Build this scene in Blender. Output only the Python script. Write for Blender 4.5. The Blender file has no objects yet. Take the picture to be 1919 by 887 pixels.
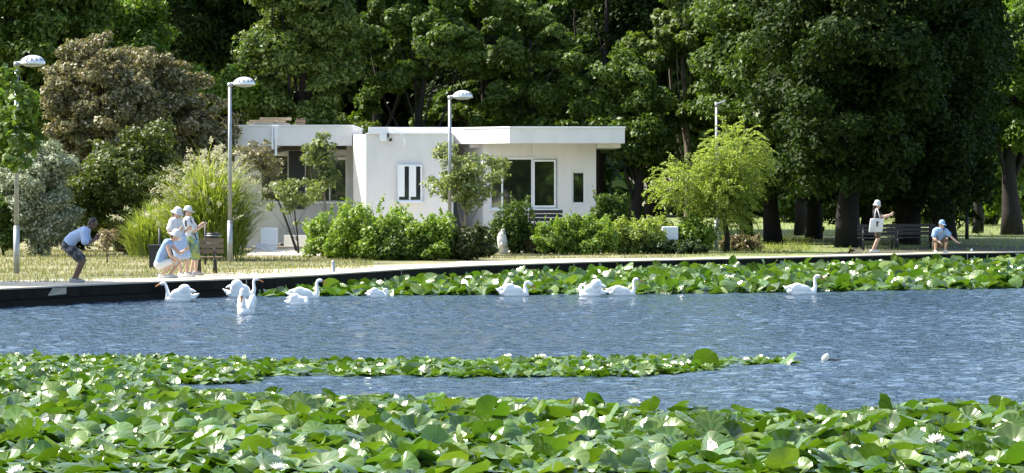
import bpy, bmesh, math, random
import numpy as np
from mathutils import Vector, Matrix
R = math.radians
random.seed(7); rng = np.random.default_rng(7)
scene = bpy.context.scene
COL = scene.collection
DATA = bpy.data

# ------------------------------------------------------------------ camera model (used to measure the place)
F, YH, CZ = 6600.0, 345.0, 2.6           # focal length in photo pixels, horizon row, eye height over the water
GZ = 0.40                                 # level of the bank
def PX(x, Y): return (x - 959.5) / F * Y
def PZ(y, Y): return CZ - (y - YH) / F * Y
def GY(y, z=GZ): return (CZ - z) * F / (y - YH)     # distance of ground seen at row y
def G(x, y, z=GZ):
    Y = GY(y, z); return Vector((PX(x, Y), Y, z))

# ------------------------------------------------------------------ materials
def mat(name, col, rough=0.6, metal=0.0, spec=0.5, noise=None, bump=None, col2=None, nscale=5.0, detail=4):
    m = DATA.materials.new(name); m.use_nodes = True
    nt = m.node_tree; b = nt.nodes['Principled BSDF']
    b.inputs['Base Color'].default_value = (*col, 1); b.inputs['Roughness'].default_value = rough
    b.inputs['Metallic'].default_value = metal; b.inputs['Specular IOR Level'].default_value = spec
    if noise or bump:
        tc = nt.nodes.new('ShaderNodeTexCoord')
        n = nt.nodes.new('ShaderNodeTexNoise'); n.inputs['Scale'].default_value = nscale; n.inputs['Detail'].default_value = detail
        nt.links.new(tc.outputs['Object'], n.inputs['Vector'])
        if noise:
            r = nt.nodes.new('ShaderNodeValToRGB')
            r.color_ramp.elements[0].position = 0.5 - noise; r.color_ramp.elements[1].position = 0.5 + noise
            c2 = col2 or tuple(c * 0.6 for c in col)
            r.color_ramp.elements[0].color = (*c2, 1); r.color_ramp.elements[1].color = (*col, 1)
            nt.links.new(n.outputs['Fac'], r.inputs['Fac']); nt.links.new(r.outputs['Color'], b.inputs['Base Color'])
        if bump:
            n2 = nt.nodes.new('ShaderNodeTexNoise'); n2.inputs['Scale'].default_value = nscale * 4; n2.inputs['Detail'].default_value = 5
            nt.links.new(tc.outputs['Object'], n2.inputs['Vector'])
            bp = nt.nodes.new('ShaderNodeBump'); bp.inputs['Strength'].default_value = bump; bp.inputs['Distance'].default_value = 0.03
            nt.links.new(n2.outputs['Fac'], bp.inputs['Height']); nt.links.new(bp.outputs['Normal'], b.inputs['Normal'])
    return m

def leaf_mat(name, cols, trans=0.35, rough=0.5, spec=0.4, tcol=None):
    """thin leaf: glossy/diffuse face plus light let through; each leaf its own tone"""
    m = DATA.materials.new(name); m.use_nodes = True
    nt = m.node_tree; b = nt.nodes['Principled BSDF']; out = nt.nodes['Material Output']
    g = nt.nodes.new('ShaderNodeNewGeometry'); oi = nt.nodes.new('ShaderNodeObjectInfo')
    a = nt.nodes.new('ShaderNodeMath'); a.operation = 'ADD'
    f = nt.nodes.new('ShaderNodeMath'); f.operation = 'FRACT'
    nt.links.new(g.outputs['Random Per Island'], a.inputs[0]); nt.links.new(oi.outputs['Random'], a.inputs[1])
    nt.links.new(a.outputs[0], f.inputs[0])
    r = nt.nodes.new('ShaderNodeValToRGB'); el = r.color_ramp.elements
    while len(el) < len(cols): el.new(0.5)
    for i, c in enumerate(cols):
        if c[1] > c[0] * 1.15 and c[1] > c[2] * 1.5: c = (c[0] * 1.14, c[1], c[2] * .85)      # greens shifted towards yellow
        el[i].position = i / max(1, len(cols) - 1); el[i].color = (*c, 1)
    nt.links.new(f.outputs[0], r.inputs['Fac']); nt.links.new(r.outputs['Color'], b.inputs['Base Color'])
    b.inputs['Roughness'].default_value = rough; b.inputs['Specular IOR Level'].default_value = spec
    t = nt.nodes.new('ShaderNodeBsdfTranslucent')
    mx = nt.nodes.new('ShaderNodeMix'); mx.data_type = 'RGBA'; mx.blend_type = 'MULTIPLY'; mx.inputs[0].default_value = 1.0
    nt.links.new(r.outputs['Color'], mx.inputs[6]); mx.inputs[7].default_value = (*(tcol or (1.5, 1.6, 0.6)), 1)
    nt.links.new(mx.outputs[2], t.inputs['Color'])
    ms = nt.nodes.new('ShaderNodeMixShader'); ms.inputs[0].default_value = trans
    nt.links.new(b.outputs[0], ms.inputs[1]); nt.links.new(t.outputs[0], ms.inputs[2])
    nt.links.new(ms.outputs[0], out.inputs['Surface'])
    return m

# ------------------------------------------------------------------ object helpers
def link(o, parent=None):
    COL.objects.link(o)
    if parent: o.parent = parent
    return o
def tag(o, label=None, cat=None, group=None, kind=None):
    if label: o['label'] = label
    if cat: o['category'] = cat
    if group: o['group'] = group
    if kind: o['kind'] = kind
    return o
def empty(name, loc, label=None, cat=None, group=None, rz=0.0):
    o = DATA.objects.new(name, None); o.empty_display_size = 0.2
    o.location = loc; o.rotation_euler = (0, 0, rz); link(o); return tag(o, label, cat, group)
def mobj(name, bm, m, parent=None, smooth=False):
    me = DATA.meshes.new(name); bm.normal_update(); bm.to_mesh(me); bm.free()
    if m: me.materials.append(m)
    if smooth:
        me.polygons.foreach_set('use_smooth', [True] * len(me.polygons))
    o = DATA.objects.new(name, me); return link(o, parent)
def nobj(name, verts, faces, m, parent=None, smooth=False):
    """faces: (n,k) array of one polygon size"""
    verts = np.asarray(verts, np.float32); faces = np.asarray(faces, np.int32)
    me = DATA.meshes.new(name); k = faces.shape[1]
    me.vertices.add(len(verts)); me.vertices.foreach_set('co', verts.ravel())
    me.loops.add(faces.size); me.loops.foreach_set('vertex_index', faces.ravel())
    me.polygons.add(len(faces)); me.polygons.foreach_set('loop_start', np.arange(0, faces.size, k, dtype=np.int32))
    me.update(calc_edges=True)
    if smooth: me.polygons.foreach_set('use_smooth', np.ones(len(faces), bool))
    if m: me.materials.append(m)
    o = DATA.objects.new(name, me); return link(o, parent)
def dup(root, loc=None, rz=None, sc=None, label=None, name=None):
    def cp(o, par):
        c = o.copy(); COL.objects.link(c)
        if par: c.parent = par
        for ch in o.children: cp(ch, c)
        return c
    r = cp(root, None)
    if loc is not None: r.location = loc
    if rz is not None: r.rotation_euler = (0, 0, rz)
    if sc is not None: r.scale = sc
    if label: r['label'] = label
    return r

# ------------------------------------------------------------------ bmesh shapes
def box(bm, x0, x1, y0, y1, z0, z1, bev=0.0):
    r = bmesh.ops.create_cube(bm, size=1.0)
    for v in r['verts']:
        v.co = Vector(((x0 + x1) / 2 + v.co.x * (x1 - x0), (y0 + y1) / 2 + v.co.y * (y1 - y0), (z0 + z1) / 2 + v.co.z * (z1 - z0)))
    if bev:
        es = {e for v in r['verts'] for e in v.link_edges}
        bmesh.ops.bevel(bm, geom=list(es), offset=bev, segments=2, affect='EDGES', profile=0.5)
def bar(bm, a, b, w, h=None, bev=0.0):
    """square bar from a to b"""
    a, b = Vector(a), Vector(b); h = h or w
    d = b - a; L = d.length; q = d.to_track_quat('Z', 'Y')
    r = bmesh.ops.create_cube(bm, size=1.0)
    for v in r['verts']:
        v.co = a + q @ Vector((v.co.x * w, v.co.y * h, (v.co.z + 0.5) * L))
def prism(bm, pts, z0, z1):
    n = len(pts)
    lo = [bm.verts.new((p[0], p[1], z0)) for p in pts]; hi = [bm.verts.new((p[0], p[1], z1)) for p in pts]
    fs = [bm.faces.new(hi), bm.faces.new(lo[::-1])]
    for i in range(n):
        j = (i + 1) % n
        fs.append(bm.faces.new((lo[i], lo[j], hi[j], hi[i])))
    bmesh.ops.recalc_face_normals(bm, faces=fs)
def tube(bm, pts, rad, seg=8, cap=True):
    pts = [Vector(p) for p in pts]; n = len(pts)
    if not hasattr(rad, '__len__'): rad = [rad] * n
    rings = []; ref = Vector((0.31, 0.9, 0.17)).normalized()
    for i, p in enumerate(pts):
        d = (pts[min(i + 1, n - 1)] - pts[max(i - 1, 0)]).normalized()
        u = d.cross(ref)
        if u.length < 1e-3: u = d.cross(Vector((1, 0, 0)))
        u.normalize(); v = d.cross(u)
        rings.append([bm.verts.new(p + (u * math.cos(2 * math.pi * k / seg) + v * math.sin(2 * math.pi * k / seg)) * rad[i]) for k in range(seg)])
    fs = []
    for a, b in zip(rings, rings[1:]):
        for k in range(seg):
            fs.append(bm.faces.new((a[k], a[(k + 1) % seg], b[(k + 1) % seg], b[k])))
    if cap:
        fs.append(bm.faces.new(rings[0][::-1])); fs.append(bm.faces.new(rings[-1]))
    bmesh.ops.recalc_face_normals(bm, faces=fs)
def lathe(bm, prof, c=(0, 0, 0), seg=20, sx=1.0, sy=1.0):
    c = Vector(c); rings = []; fs = []
    for r_, z in prof:
        rings.append([bm.verts.new(c + Vector((r_ * sx * math.cos(2 * math.pi * k / seg), r_ * sy * math.sin(2 * math.pi * k / seg), z))) for k in range(seg)])
    for a, b in zip(rings, rings[1:]):
        for k in range(seg):
            fs.append(bm.faces.new((a[k], a[(k + 1) % seg], b[(k + 1) % seg], b[k])))
    fs.append(bm.faces.new(rings[0][::-1])); fs.append(bm.faces.new(rings[-1]))
    bmesh.ops.recalc_face_normals(bm, faces=fs)
def ball(bm, c, r, rot=None, seg=14):
    rx, ry, rz = r if hasattr(r, '__len__') else (r, r, r)
    q = rot or Matrix.Identity(3); c = Vector(c); nr = seg // 2 + 2
    def pt(x, y, z): return bm.verts.new(c + q @ Vector((x * rx, y * ry, z * rz)))
    top, bot = pt(0, 0, 1), pt(0, 0, -1); rings = []
    for i in range(1, nr):
        th = math.pi * i / nr; s_, z_ = math.sin(th), math.cos(th)
        rings.append([pt(s_ * math.cos(2 * math.pi * k / seg), s_ * math.sin(2 * math.pi * k / seg), z_) for k in range(seg)])
    for k in range(seg):
        j = (k + 1) % seg
        bm.faces.new((top, rings[0][k], rings[0][j])); bm.faces.new((bot, rings[-1][j], rings[-1][k]))
        for a, b in zip(rings, rings[1:]): bm.faces.new((a[k], b[k], b[j], a[j]))
def cone_cap(bm, a, ra, b, rb, seg=12):
    ball(bm, a, ra, seg=seg); ball(bm, b, rb, seg=seg)
    tube(bm, [a, b], [ra * 0.985, rb * 0.985], seg)

def blob(name, prims, m, parent=None, voxel=0.012, smooth=5, origin=None):
    """closed rounded shapes melted into one continuous skin"""
    bm = bmesh.new()
    for p in prims:
        if p[0] == 'c':                                     # chain of (point, radius)
            for (a, ra), (b, rb) in zip(p[1], p[1][1:]): cone_cap(bm, a, ra, b, rb)
        elif p[0] == 'e': ball(bm, p[1], p[2], p[3] if len(p) > 3 else None, seg=18)
        elif p[0] == 'b': box(bm, *p[1])
    me = DATA.meshes.new('tmp'); bm.to_mesh(me); bm.free()
    o = DATA.objects.new('tmp', me); COL.objects.link(o)
    md = o.modifiers.new('r', 'REMESH'); md.mode = 'VOXEL'; md.voxel_size = voxel
    if smooth:
        s = o.modifiers.new('s', 'SMOOTH'); s.iterations = smooth; s.factor = 0.5
    dg = bpy.context.evaluated_depsgraph_get(); dg.update()
    res = DATA.meshes.new_from_object(o.evaluated_get(dg))
    DATA.objects.remove(o); DATA.meshes.remove(me)
    res.name = name; res.materials.clear(); res.materials.append(m)
    res.polygons.foreach_set('use_smooth', [True] * len(res.polygons))
    return link(DATA.objects.new(name, res), parent)

# ------------------------------------------------------------------ foliage
def norm(a): return a / np.maximum(np.linalg.norm(a, axis=1, keepdims=True), 1e-6)
def leaves(name, c, n, s, m, parent=None, asp=0.55, fold=0.15):
    """one folded diamond leaf per centre"""
    N = len(c); n = norm(n); rv = norm(rng.normal(size=(N, 3)))
    u = norm(np.cross(n, rv)); v = np.cross(n, u); s = np.asarray(s).reshape(-1, 1)
    V = np.empty((N, 4, 3), np.float32)
    V[:, 0] = c - u * s; V[:, 1] = c + v * s * asp + n * s * fold; V[:, 2] = c + u * s - n * s * fold; V[:, 3] = c - v * s * asp + n * s * fold
    return nobj(name, V.reshape(-1, 3), np.arange(N * 4).reshape(N, 4), m, parent)
def clump_pts(clumps, per, up=0.45):
    """clumps: rows x,y,z,rx,ry,rz -> centres and normals of leaves in a loose shell round each"""
    C, Nn = [], []
    vol = np.array([k[3] * k[4] + k[3] * k[5] for k in clumps]); vol = vol / vol.mean()
    for k, w in zip(clumps, vol):
        n = max(8, int(per * w))
        d = norm(rng.normal(size=(n, 3)) + np.array([0, 0, 0.25]))
        rr = (0.45 + 0.65 * rng.random((n, 1)) ** 0.6)
        ax_ = rng.uniform(0, 2 * math.pi); dr = rng.uniform(.1, .8); st = rng.uniform(.75, 1.5)
        d = d * np.array([1, 1, rng.uniform(.7, 1.1)])
        wob = 1 + 0.25 * np.sin(d[:, :1] * 7 + k[0]) * np.sin(d[:, 1:2] * 6 + k[1])
        off = d * np.array(k[3:6]) * rr * wob
        al = off[:, 0] * math.cos(ax_) + off[:, 1] * math.sin(ax_)             # boughs stretch one way and hang at the end
        off += np.stack([al * (st - 1) * math.cos(ax_), al * (st - 1) * math.sin(ax_), -dr * al * .7], 1)
        C.append(np.array(k[:3]) + off)
        Nn.append(d * 0.6 + rng.normal(size=(n, 3)) * 0.45 + np.array([0, 0, up]))
    return np.concatenate(C), np.concatenate(Nn)
def shell_clumps(c, r, n, cr, lo=-1.0, inner=0.55, flat=0.75):
    out = []
    while len(out) < n:
        d = rng.normal(size=3); d /= np.linalg.norm(d)
        if d[2] < lo: continue
        t = inner + (1 - inner) * rng.random()
        k = cr * rng.uniform(0.6, 1.35)
        p = np.array(c) + d * np.array(r) * t
        out.append((*p, k, k, k * flat))
    return out
def limb(bm, a, b, r0, r1, sag=0.15, n=5, seg=6):
    a, b = Vector(a), Vector(b); L = (b - a).length
    w = Vector((random.uniform(-1, 1), random.uniform(-1, 1), 0.6)) * L * sag
    pts = [a.lerp(b, t / n) + w * math.sin(math.pi * t / n) * 0.6 for t in range(n + 1)]
    tube(bm, pts, [r0 + (r1 - r0) * t / n for t in range(n + 1)], seg)
def tree(name, label, cat, loc, H, r0, crown, cl, per, leaf, lm, bm_, group=None, n_limb=10, lean=(0, 0), fork=0.35, lo=-1.0, inner=0.5, up=0.45, extra=None, boughs=0):
    """crown: (centre z, rx, ry, rz); cl: (count, radius)"""
    t = empty(name, loc, label, cat, group)
    cz, rx, ry, rz = crown
    cs = shell_clumps((lean[0], lean[1], cz), (rx, ry, rz), cl[0], cl[1], lo, inner)
    if extra: cs += extra
    for i in range(boughs):                                  # leafy boughs sweeping out and down from the stem
        a = rng.uniform(0, 2 * math.pi); z = cz + rz * rng.uniform(-.75, .95); L_ = rx * rng.uniform(.75, 1.25) * math.sqrt(max(.25, 1 - ((z - cz) / rz) ** 2 * .8)); rise = rng.uniform(.1, .5); drp = rng.uniform(.5, 1.3)
        for k in range(7):
            f = .22 + .78 * k / 6; q = cl[1] * rng.uniform(.45, .8)
            cs.append((lean[0] + math.cos(a) * L_ * f + rng.normal() * .12, lean[1] + math.sin(a) * L_ * f + rng.normal() * .12, z + L_ * (rise * f - drp * .75 * f * f) + rng.normal() * .12, q, q, q * .6))
    c, n = clump_pts(cs, per, up)
    leaves('crown', c, n, leaf * rng.uniform(0.6, 1.3, len(c)), lm, t)
    bm = bmesh.new()
    top = Vector((lean[0], lean[1], min(H * 0.85, cz + rz * 0.5)))
    k = 8; pts = []
    for i in range(k + 1):
        f = i / k
        pts.append(Vector((0, 0, -0.1)).lerp(top, f) + Vector((math.sin(f * 5 + loc[0]) * min(.16, 0.7 * r0), math.cos(f * 4 + loc[1]) * min(.14, .6 * r0), 0)) * (f > 0))
    tube(bm, pts, [r0 * (1.3 if i == 0 else 1.02 if i == 1 else 1 - 0.8 * i / k) for i in range(k + 1)], 10)
    for q in random.sample(cs, min(n_limb, len(cs))):
        f = random.uniform(fork, 0.8); i = int(f * k)
        limb(bm, pts[i], q[:3], r0 * 0.4 * (1.1 - f), r0 * 0.06)
    mobj('trunk', bm, bm_, t, True)
    return t
def shrub(name, label, loc, w, d, h, n, cr, per, leaf, lm, stem_m, cat='shrub', group=None, up=0.4, z0=0.3, extra=None, inner=0.35):
    t = empty(name, loc, label, cat, group)
    cs = shell_clumps((0, 0, h * 0.44), (w / 2 - cr * 0.4, d / 2 - cr * 0.4, h * 0.45 - cr * 0.5), int(n * .6), cr, -1.0, inner)
    for i in range(int(n * .5)):                            # skirt to the ground and uneven shoots over the top
        a = rng.uniform(0, 2 * math.pi); q = math.sqrt(rng.random()); k = cr * rng.uniform(.5, 1.1)
        if i % 2: cs.append((math.cos(a) * q * w * .47, math.sin(a) * q * d * .45, rng.uniform(.1, .5) * h, k, k, k * .8))
        else: cs.append((math.cos(a) * q * w * .44, math.sin(a) * q * d * .4, h * rng.uniform(.5, .9), k * .7, k * .7, k * 1.0))
    if extra: cs += extra
    c, nn = clump_pts(cs, per, up)
    c[:, 2] = np.maximum(c[:, 2], 0.03)
    ns = max(4, int(w * 9)); SC, SN = [], []
    for i in range(ns):                                      # single shoots that break the outline
        x, y = rng.uniform(-w * .45, w * .45), rng.uniform(-d * .4, d * .4); z = h * (.62 + .3 * rng.random()) * (1 - .5 * (2 * x / w) ** 2); L_ = h * rng.uniform(.10, .36); v = np.array([rng.normal() * .35 + x / w, rng.normal() * .35, 1.0])
        f = rng.random((22, 1)); SC.append(np.array([x, y, z]) + v * f * L_ + rng.normal(size=(22, 3)) * leaf * .6 * (1.3 - f)); SN.append(rng.normal(size=(22, 3)) + np.array([0, 0, .5]))
    c = np.concatenate([c] + SC); nn = np.concatenate([nn] + SN); c[:, 2] = np.maximum(c[:, 2], 0.03)
    leaves('foliage', c, nn, leaf * rng.uniform(0.6, 1.35, len(c)), lm, t)
    bm = bmesh.new()
    for q in random.sample(cs, min(8, len(cs))):
        limb(bm, (q[0] * 0.2, q[1] * 0.2, -0.05), q[:3], 0.035, 0.008, 0.08)
    mobj('stems', bm, stem_m, t, True)
    return t
# ================================================================== camera, light, world
cam = DATA.cameras.new('camera'); co = DATA.objects.new('camera', cam); COL.objects.link(co)
co.location = (0, 0, CZ); co.rotation_euler = (R(90), 0, 0)
cam.sensor_width = 36; cam.lens = F / 1919 * 36; cam.shift_y = (YH - 443.5) / 1919
cam.clip_end = 3000; cam.clip_start = 0.5
scene.camera = co
EL, AZ = R(50), math.atan2(-0.95, 0.30)
S = Vector((math.sin(AZ) * math.cos(EL), math.cos(AZ) * math.cos(EL), math.sin(EL)))
sl = DATA.lights.new('sun', 'SUN'); sl.energy = 5.0; sl.angle = R(0.5); sl.color = (1, 0.94, 0.84)
so = DATA.objects.new('sun', sl); COL.objects.link(so); so.rotation_euler = S.to_track_quat('Z', 'Y').to_euler(); so.location = S * 60
w = DATA.worlds.new('World'); scene.world = w; w.use_nodes = True
sky = w.node_tree.nodes.new('ShaderNodeTexSky'); sky.sky_type = 'NISHITA'; sky.sun_disc = False
sky.sun_elevation = EL; sky.sun_rotation = AZ; sky.air_density = 1.2; sky.dust_density = 2.0; sky.ozone_density = 1.1
w.node_tree.links.new(sky.outputs[0], w.node_tree.nodes['Background'].inputs[0])
w.node_tree.nodes['Background'].inputs[1].default_value = 0.14
vs = scene.view_settings; vs.view_transform = 'Standard'; vs.look = 'None'; vs.exposure = 1.25; vs.gamma = 1.0
scene.cycles.max_bounces = 8; scene.cycles.diffuse_bounces = 3; scene.cycles.transmission_bounces = 4
scene.cycles.use_denoising = True

# ================================================================== materials of the place
M = {}
M['white'] = mat('white_render', (0.79, 0.765, 0.74), 0.75, noise=0.3, col2=(0.70, 0.68, 0.655), nscale=.9, bump=0.08)
M['white_trim'] = mat('white_trim', (0.84, 0.85, 0.86), 0.45)
M['grey_render'] = mat('grey_render', (0.78, 0.79, 0.82), 0.8, noise=0.3, nscale=1.0)
M['awning'] = mat('awning_cloth', (0.48, 0.46, 0.44), 0.8, noise=0.3, nscale=2)
M['concrete'] = mat('concrete', (0.46, 0.42, 0.35), 0.85, noise=0.25, col2=(0.33, 0.30, 0.24), nscale=2.2, bump=0.2)
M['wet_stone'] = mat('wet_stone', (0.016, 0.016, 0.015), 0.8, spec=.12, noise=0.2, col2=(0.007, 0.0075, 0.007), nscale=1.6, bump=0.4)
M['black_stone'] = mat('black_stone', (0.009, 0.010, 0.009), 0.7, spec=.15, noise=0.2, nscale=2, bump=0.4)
M['galv'] = mat('galvanised', (0.42, 0.44, 0.46), 0.45, metal=0.5, noise=0.3, nscale=6)
M['dark_metal'] = mat('dark_metal', (0.03, 0.032, 0.036), 0.5, metal=0.3)
M['lamp_white'] = mat('lamp_enamel', (0.75, 0.76, 0.78), 0.22, metal=0.25)
M['lamp_glass'] = mat('lamp_glass', (0.35, 0.37, 0.40), 0.15)
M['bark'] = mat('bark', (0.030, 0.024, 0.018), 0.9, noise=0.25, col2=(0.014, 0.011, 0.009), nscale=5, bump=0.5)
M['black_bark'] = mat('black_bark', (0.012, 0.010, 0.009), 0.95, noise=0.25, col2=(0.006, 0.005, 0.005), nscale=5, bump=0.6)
M['pale_bark'] = mat('pale_bark', (0.26, 0.22, 0.17), 0.9, noise=0.25, col2=(0.12, 0.1, 0.08), nscale=5, bump=0.4)
M['wood'] = mat('old_wood', (0.22, 0.16, 0.10), 0.8, noise=0.3, nscale=6)
M['dark_wood'] = mat('dark_wood', (0.035, 0.028, 0.024), 0.6, noise=0.3, nscale=6)
M['stone_white'] = mat('white_stone', (0.74, 0.72, 0.68), 0.8, noise=0.3, col2=(0.55, 0.53, 0.48), nscale=3, bump=0.6)
M['slab'] = mat('paving_slab', (0.60, 0.56, 0.49), 0.85, noise=0.3, col2=(0.50, 0.46, 0.39), nscale=2, bump=0.2)

def streaks(m, amt=.22):
    """rain marks and patchy repainting on a wall"""
    nt = m.node_tree; b = nt.nodes['Principled BSDF']; src = b.inputs['Base Color'].links[0].from_socket
    tc = nt.nodes.new('ShaderNodeTexCoord'); mp = nt.nodes.new('ShaderNodeMapping'); mp.inputs['Scale'].default_value = (1.9, 1.9, .4)
    n = nt.nodes.new('ShaderNodeTexNoise'); n.inputs['Scale'].default_value = 1.6; n.inputs['Detail'].default_value = 6
    r = nt.nodes.new('ShaderNodeValToRGB'); r.color_ramp.elements[0].position = .36; r.color_ramp.elements[1].position = .56
    r.color_ramp.elements[0].color = (1 - amt, 1 - amt, 1 - amt * 1.15, 1); r.color_ramp.elements[1].color = (1, 1, 1, 1)
    mx = nt.nodes.new('ShaderNodeMix'); mx.data_type = 'RGBA'; mx.blend_type = 'MULTIPLY'; mx.inputs[0].default_value = 1
    nt.links.new(tc.outputs['Object'], mp.inputs[0]); nt.links.new(mp.outputs[0], n.inputs['Vector']); nt.links.new(n.outputs['Fac'], r.inputs['Fac'])
    nt.links.new(src, mx.inputs[6]); nt.links.new(r.outputs[0], mx.inputs[7]); nt.links.new(mx.outputs[2], b.inputs['Base Color'])
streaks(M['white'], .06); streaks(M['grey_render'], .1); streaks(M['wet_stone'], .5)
def glass_mat(name, tint, refl):
    m = DATA.materials.new(name); m.use_nodes = True; nt = m.node_tree; b = nt.nodes['Principled BSDF']
    b.inputs['Base Color'].default_value = (*tint, 1); b.inputs['Roughness'].default_value = 0.03
    gl = nt.nodes.new('ShaderNodeBsdfGlossy'); gl.inputs['Roughness'].default_value = 0.02; gl.inputs['Color'].default_value = (0.9, 0.95, 0.95, 1)
    ms = nt.nodes.new('ShaderNodeMixShader'); ms.inputs[0].default_value = refl
    nt.links.new(b.outputs[0], ms.inputs[1]); nt.links.new(gl.outputs[0], ms.inputs[2])
    nt.links.new(ms.outputs[0], nt.nodes['Material Output'].inputs['Surface'])
    return m
M['glass'] = glass_mat('window_glass', (0.012, 0.014, 0.014), 0.30)
M['glass_dull'] = glass_mat('dull_glass', (0.03, 0.033, 0.038), 0.07)

# ground: dry straw and green patches
def ground_mat():
    m = DATA.materials.new('dry_grass_ground'); m.use_nodes = True; nt = m.node_tree; b = nt.nodes['Principled BSDF']
    tc = nt.nodes.new('ShaderNodeTexCoord')
    def noise(sc, det=5):
        n = nt.nodes.new('ShaderNodeTexNoise'); n.inputs['Scale'].default_value = sc; n.inputs['Detail'].default_value = det
        nt.links.new(tc.outputs['Object'], n.inputs['Vector']); return n
    r1 = nt.nodes.new('ShaderNodeValToRGB'); r1.color_ramp.elements[0].position = .35; r1.color_ramp.elements[1].position = .65
    r1.color_ramp.elements[0].color = (0.13, 0.145, 0.045, 1); r1.color_ramp.elements[1].color = (0.31, 0.27, 0.155, 1)
    nt.links.new(noise(0.35).outputs['Fac'], r1.inputs['Fac'])
    r2 = nt.nodes.new('ShaderNodeValToRGB'); r2.color_ramp.elements[0].position = .3; r2.color_ramp.elements[1].position = .7
    r2.color_ramp.elements[0].color = (0.6, 0.6, 0.55, 1); r2.color_ramp.elements[1].color = (1, 1, 1, 1)
    nt.links.new(noise(3.5, 8).outputs['Fac'], r2.inputs['Fac'])
    mx = nt.nodes.new('ShaderNodeMix'); mx.data_type = 'RGBA'; mx.blend_type = 'MULTIPLY'; mx.inputs[0].default_value = 1
    nt.links.new(r1.outputs[0], mx.inputs[6]); nt.links.new(r2.outputs[0], mx.inputs[7])
    nt.links.new(mx.outputs[2], b.inputs['Base Color']); b.inputs['Roughness'].default_value = 0.95
    return m
M['ground'] = ground_mat()
def path_mat():
    m = mat('sandy_path', (0.52, 0.46, 0.36), 0.9, noise=0.22, col2=(0.30, 0.275, 0.18), nscale=.8, bump=0.3, detail=8)
    return m
M['path'] = path_mat()

def water_mat():
    m = DATA.materials.new('lake_water'); m.use_nodes = True; nt = m.node_tree; b = nt.nodes['Principled BSDF']
    b.inputs['Base Color'].default_value = (0.030, 0.056, 0.086, 1); b.inputs['Roughness'].default_value = 0.07
    b.inputs['IOR'].default_value = 1.333; b.inputs['Specular IOR Level'].default_value = 0.5
    tc = nt.nodes.new('ShaderNodeTexCoord')
    def wave(sc, sx, dist, det=3, prev=None, rot=0):
        mp = nt.nodes.new('ShaderNodeMapping'); mp.inputs['Scale'].default_value = (sx, 1, 1); mp.inputs['Rotation'].default_value = (0, 0, rot)
        nt.links.new(tc.outputs['Object'], mp.inputs['Vector'])
        n = nt.nodes.new('ShaderNodeTexNoise'); n.inputs['Scale'].default_value = sc; n.inputs['Detail'].default_value = det; n.inputs['Roughness'].default_value = 0.55
        nt.links.new(mp.outputs[0], n.inputs['Vector'])
        bp = nt.nodes.new('ShaderNodeBump'); bp.inputs['Strength'].default_value = 1.0; bp.inputs['Distance'].default_value = dist
        nt.links.new(n.outputs['Fac'], bp.inputs['Height'])
        if prev: nt.links.new(prev.outputs[0], bp.inputs['Normal'])
        return bp
    c = wave(5.0, 0.7, 0.10, 3, None, -0.15)
    nt.links.new(c.outputs[0], b.inputs['Normal'])
    return m
M['water'] = water_mat()

# ================================================================== the lake, the bank, the quay
# wind ripples are real relief in the open water, stilled among the lily pads and toward the sheet's margins
WX0, WX1, WY0, WY1 = -19.0, 21.0, 36.0, 100.0
nx, ny = int((WX1 - WX0) / .075), int((WY1 - WY0) / .06)
gx_, gy_ = np.meshgrid(np.linspace(WX0, WX1, nx), np.linspace(WY0, WY1, ny))
hz = np.zeros_like(gx_); wr = np.random.default_rng(3)
for i in range(70):
    lam = .19 * (4.0 ** wr.random()); th = wr.normal() * .8 + math.pi / 2 + .25; k_ = 2 * math.pi / lam
    hz += .027 * lam / (2 * math.pi) * np.sin(k_ * (gx_ * math.cos(th) + gy_ * math.sin(th)) + wr.uniform(0, 6.28))
px_ = 959.5 + gx_ / gy_ * F; py_ = YH + CZ * F / gy_
calm = np.clip((gx_ - WX0) / 2, 0, 1) * np.clip((WX1 - gx_) / 2, 0, 1) * np.clip((gy_ - WY0) / 2, 0, 1) * np.clip((WY1 - gy_) / 2, 0, 1)
bedm = (py_ > np.interp(px_, [-50, 480, 640, 960, 1250, 1400, 1919], [690, 745, 746, 752, 776, 780, 772]) + 4) | (py_ < np.interp(px_, [470, 500, 900, 1500, 1919], [500, 555, 553, 548, 540]) - 1) | ((px_ < 1490) & (py_ > 675) & (py_ < np.interp(px_, [0, 320, 484, 1200, 1350, 1490], [720, 716, 704, 703, 685, 681])))
gust = .78 + .30 * np.sin(gx_ * .21 + gy_ * .13) * np.sin(gy_ * .17 - gx_ * .09 + 1)
hz *= calm * gust * np.where(bedm, .12, 1.0)
V_ = np.stack([gx_, gy_, hz], -1).reshape(-1, 3); ii = np.arange(nx * ny).reshape(ny, nx)
F_ = np.stack([ii[:-1, :-1], ii[:-1, 1:], ii[1:, 1:], ii[1:, :-1]], -1).reshape(-1, 4); nv = len(V_)
O_ = np.array([(-150, -14, 0), (170, -14, 0), (170, 175, 0), (-150, 175, 0), (WX0, WY0, 0), (WX1, WY0, 0), (WX1, WY1, 0), (WX0, WY1, 0)], float)
F_ = np.concatenate([F_, np.array([(0, 1, 5, 4), (1, 2, 6, 5), (2, 3, 7, 6), (3, 0, 4, 7)]) + nv])
tag(nobj('water', np.concatenate([V_, O_]), F_, M['water'], None, True), kind='structure')
edge_px = [(0, 542), (130, 536), (280, 529), (490, 521.5), (597, 516), (760, 505), (900, 498), (1120, 491), (1340, 486), (1560, 481), (1790, 475), (1919, 473)]
Q = [G(x, y) for x, y in edge_px]
d0 = (Q[1] - Q[0]).normalized(); d1 = (Q[-1] - Q[-2]).normalized()
Q = [Q[0] - Vector((0.55, 0.83, 0)) * 45] + Q + [Q[-1] + Vector((0.9, 0.42, 0)) * 60]
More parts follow.
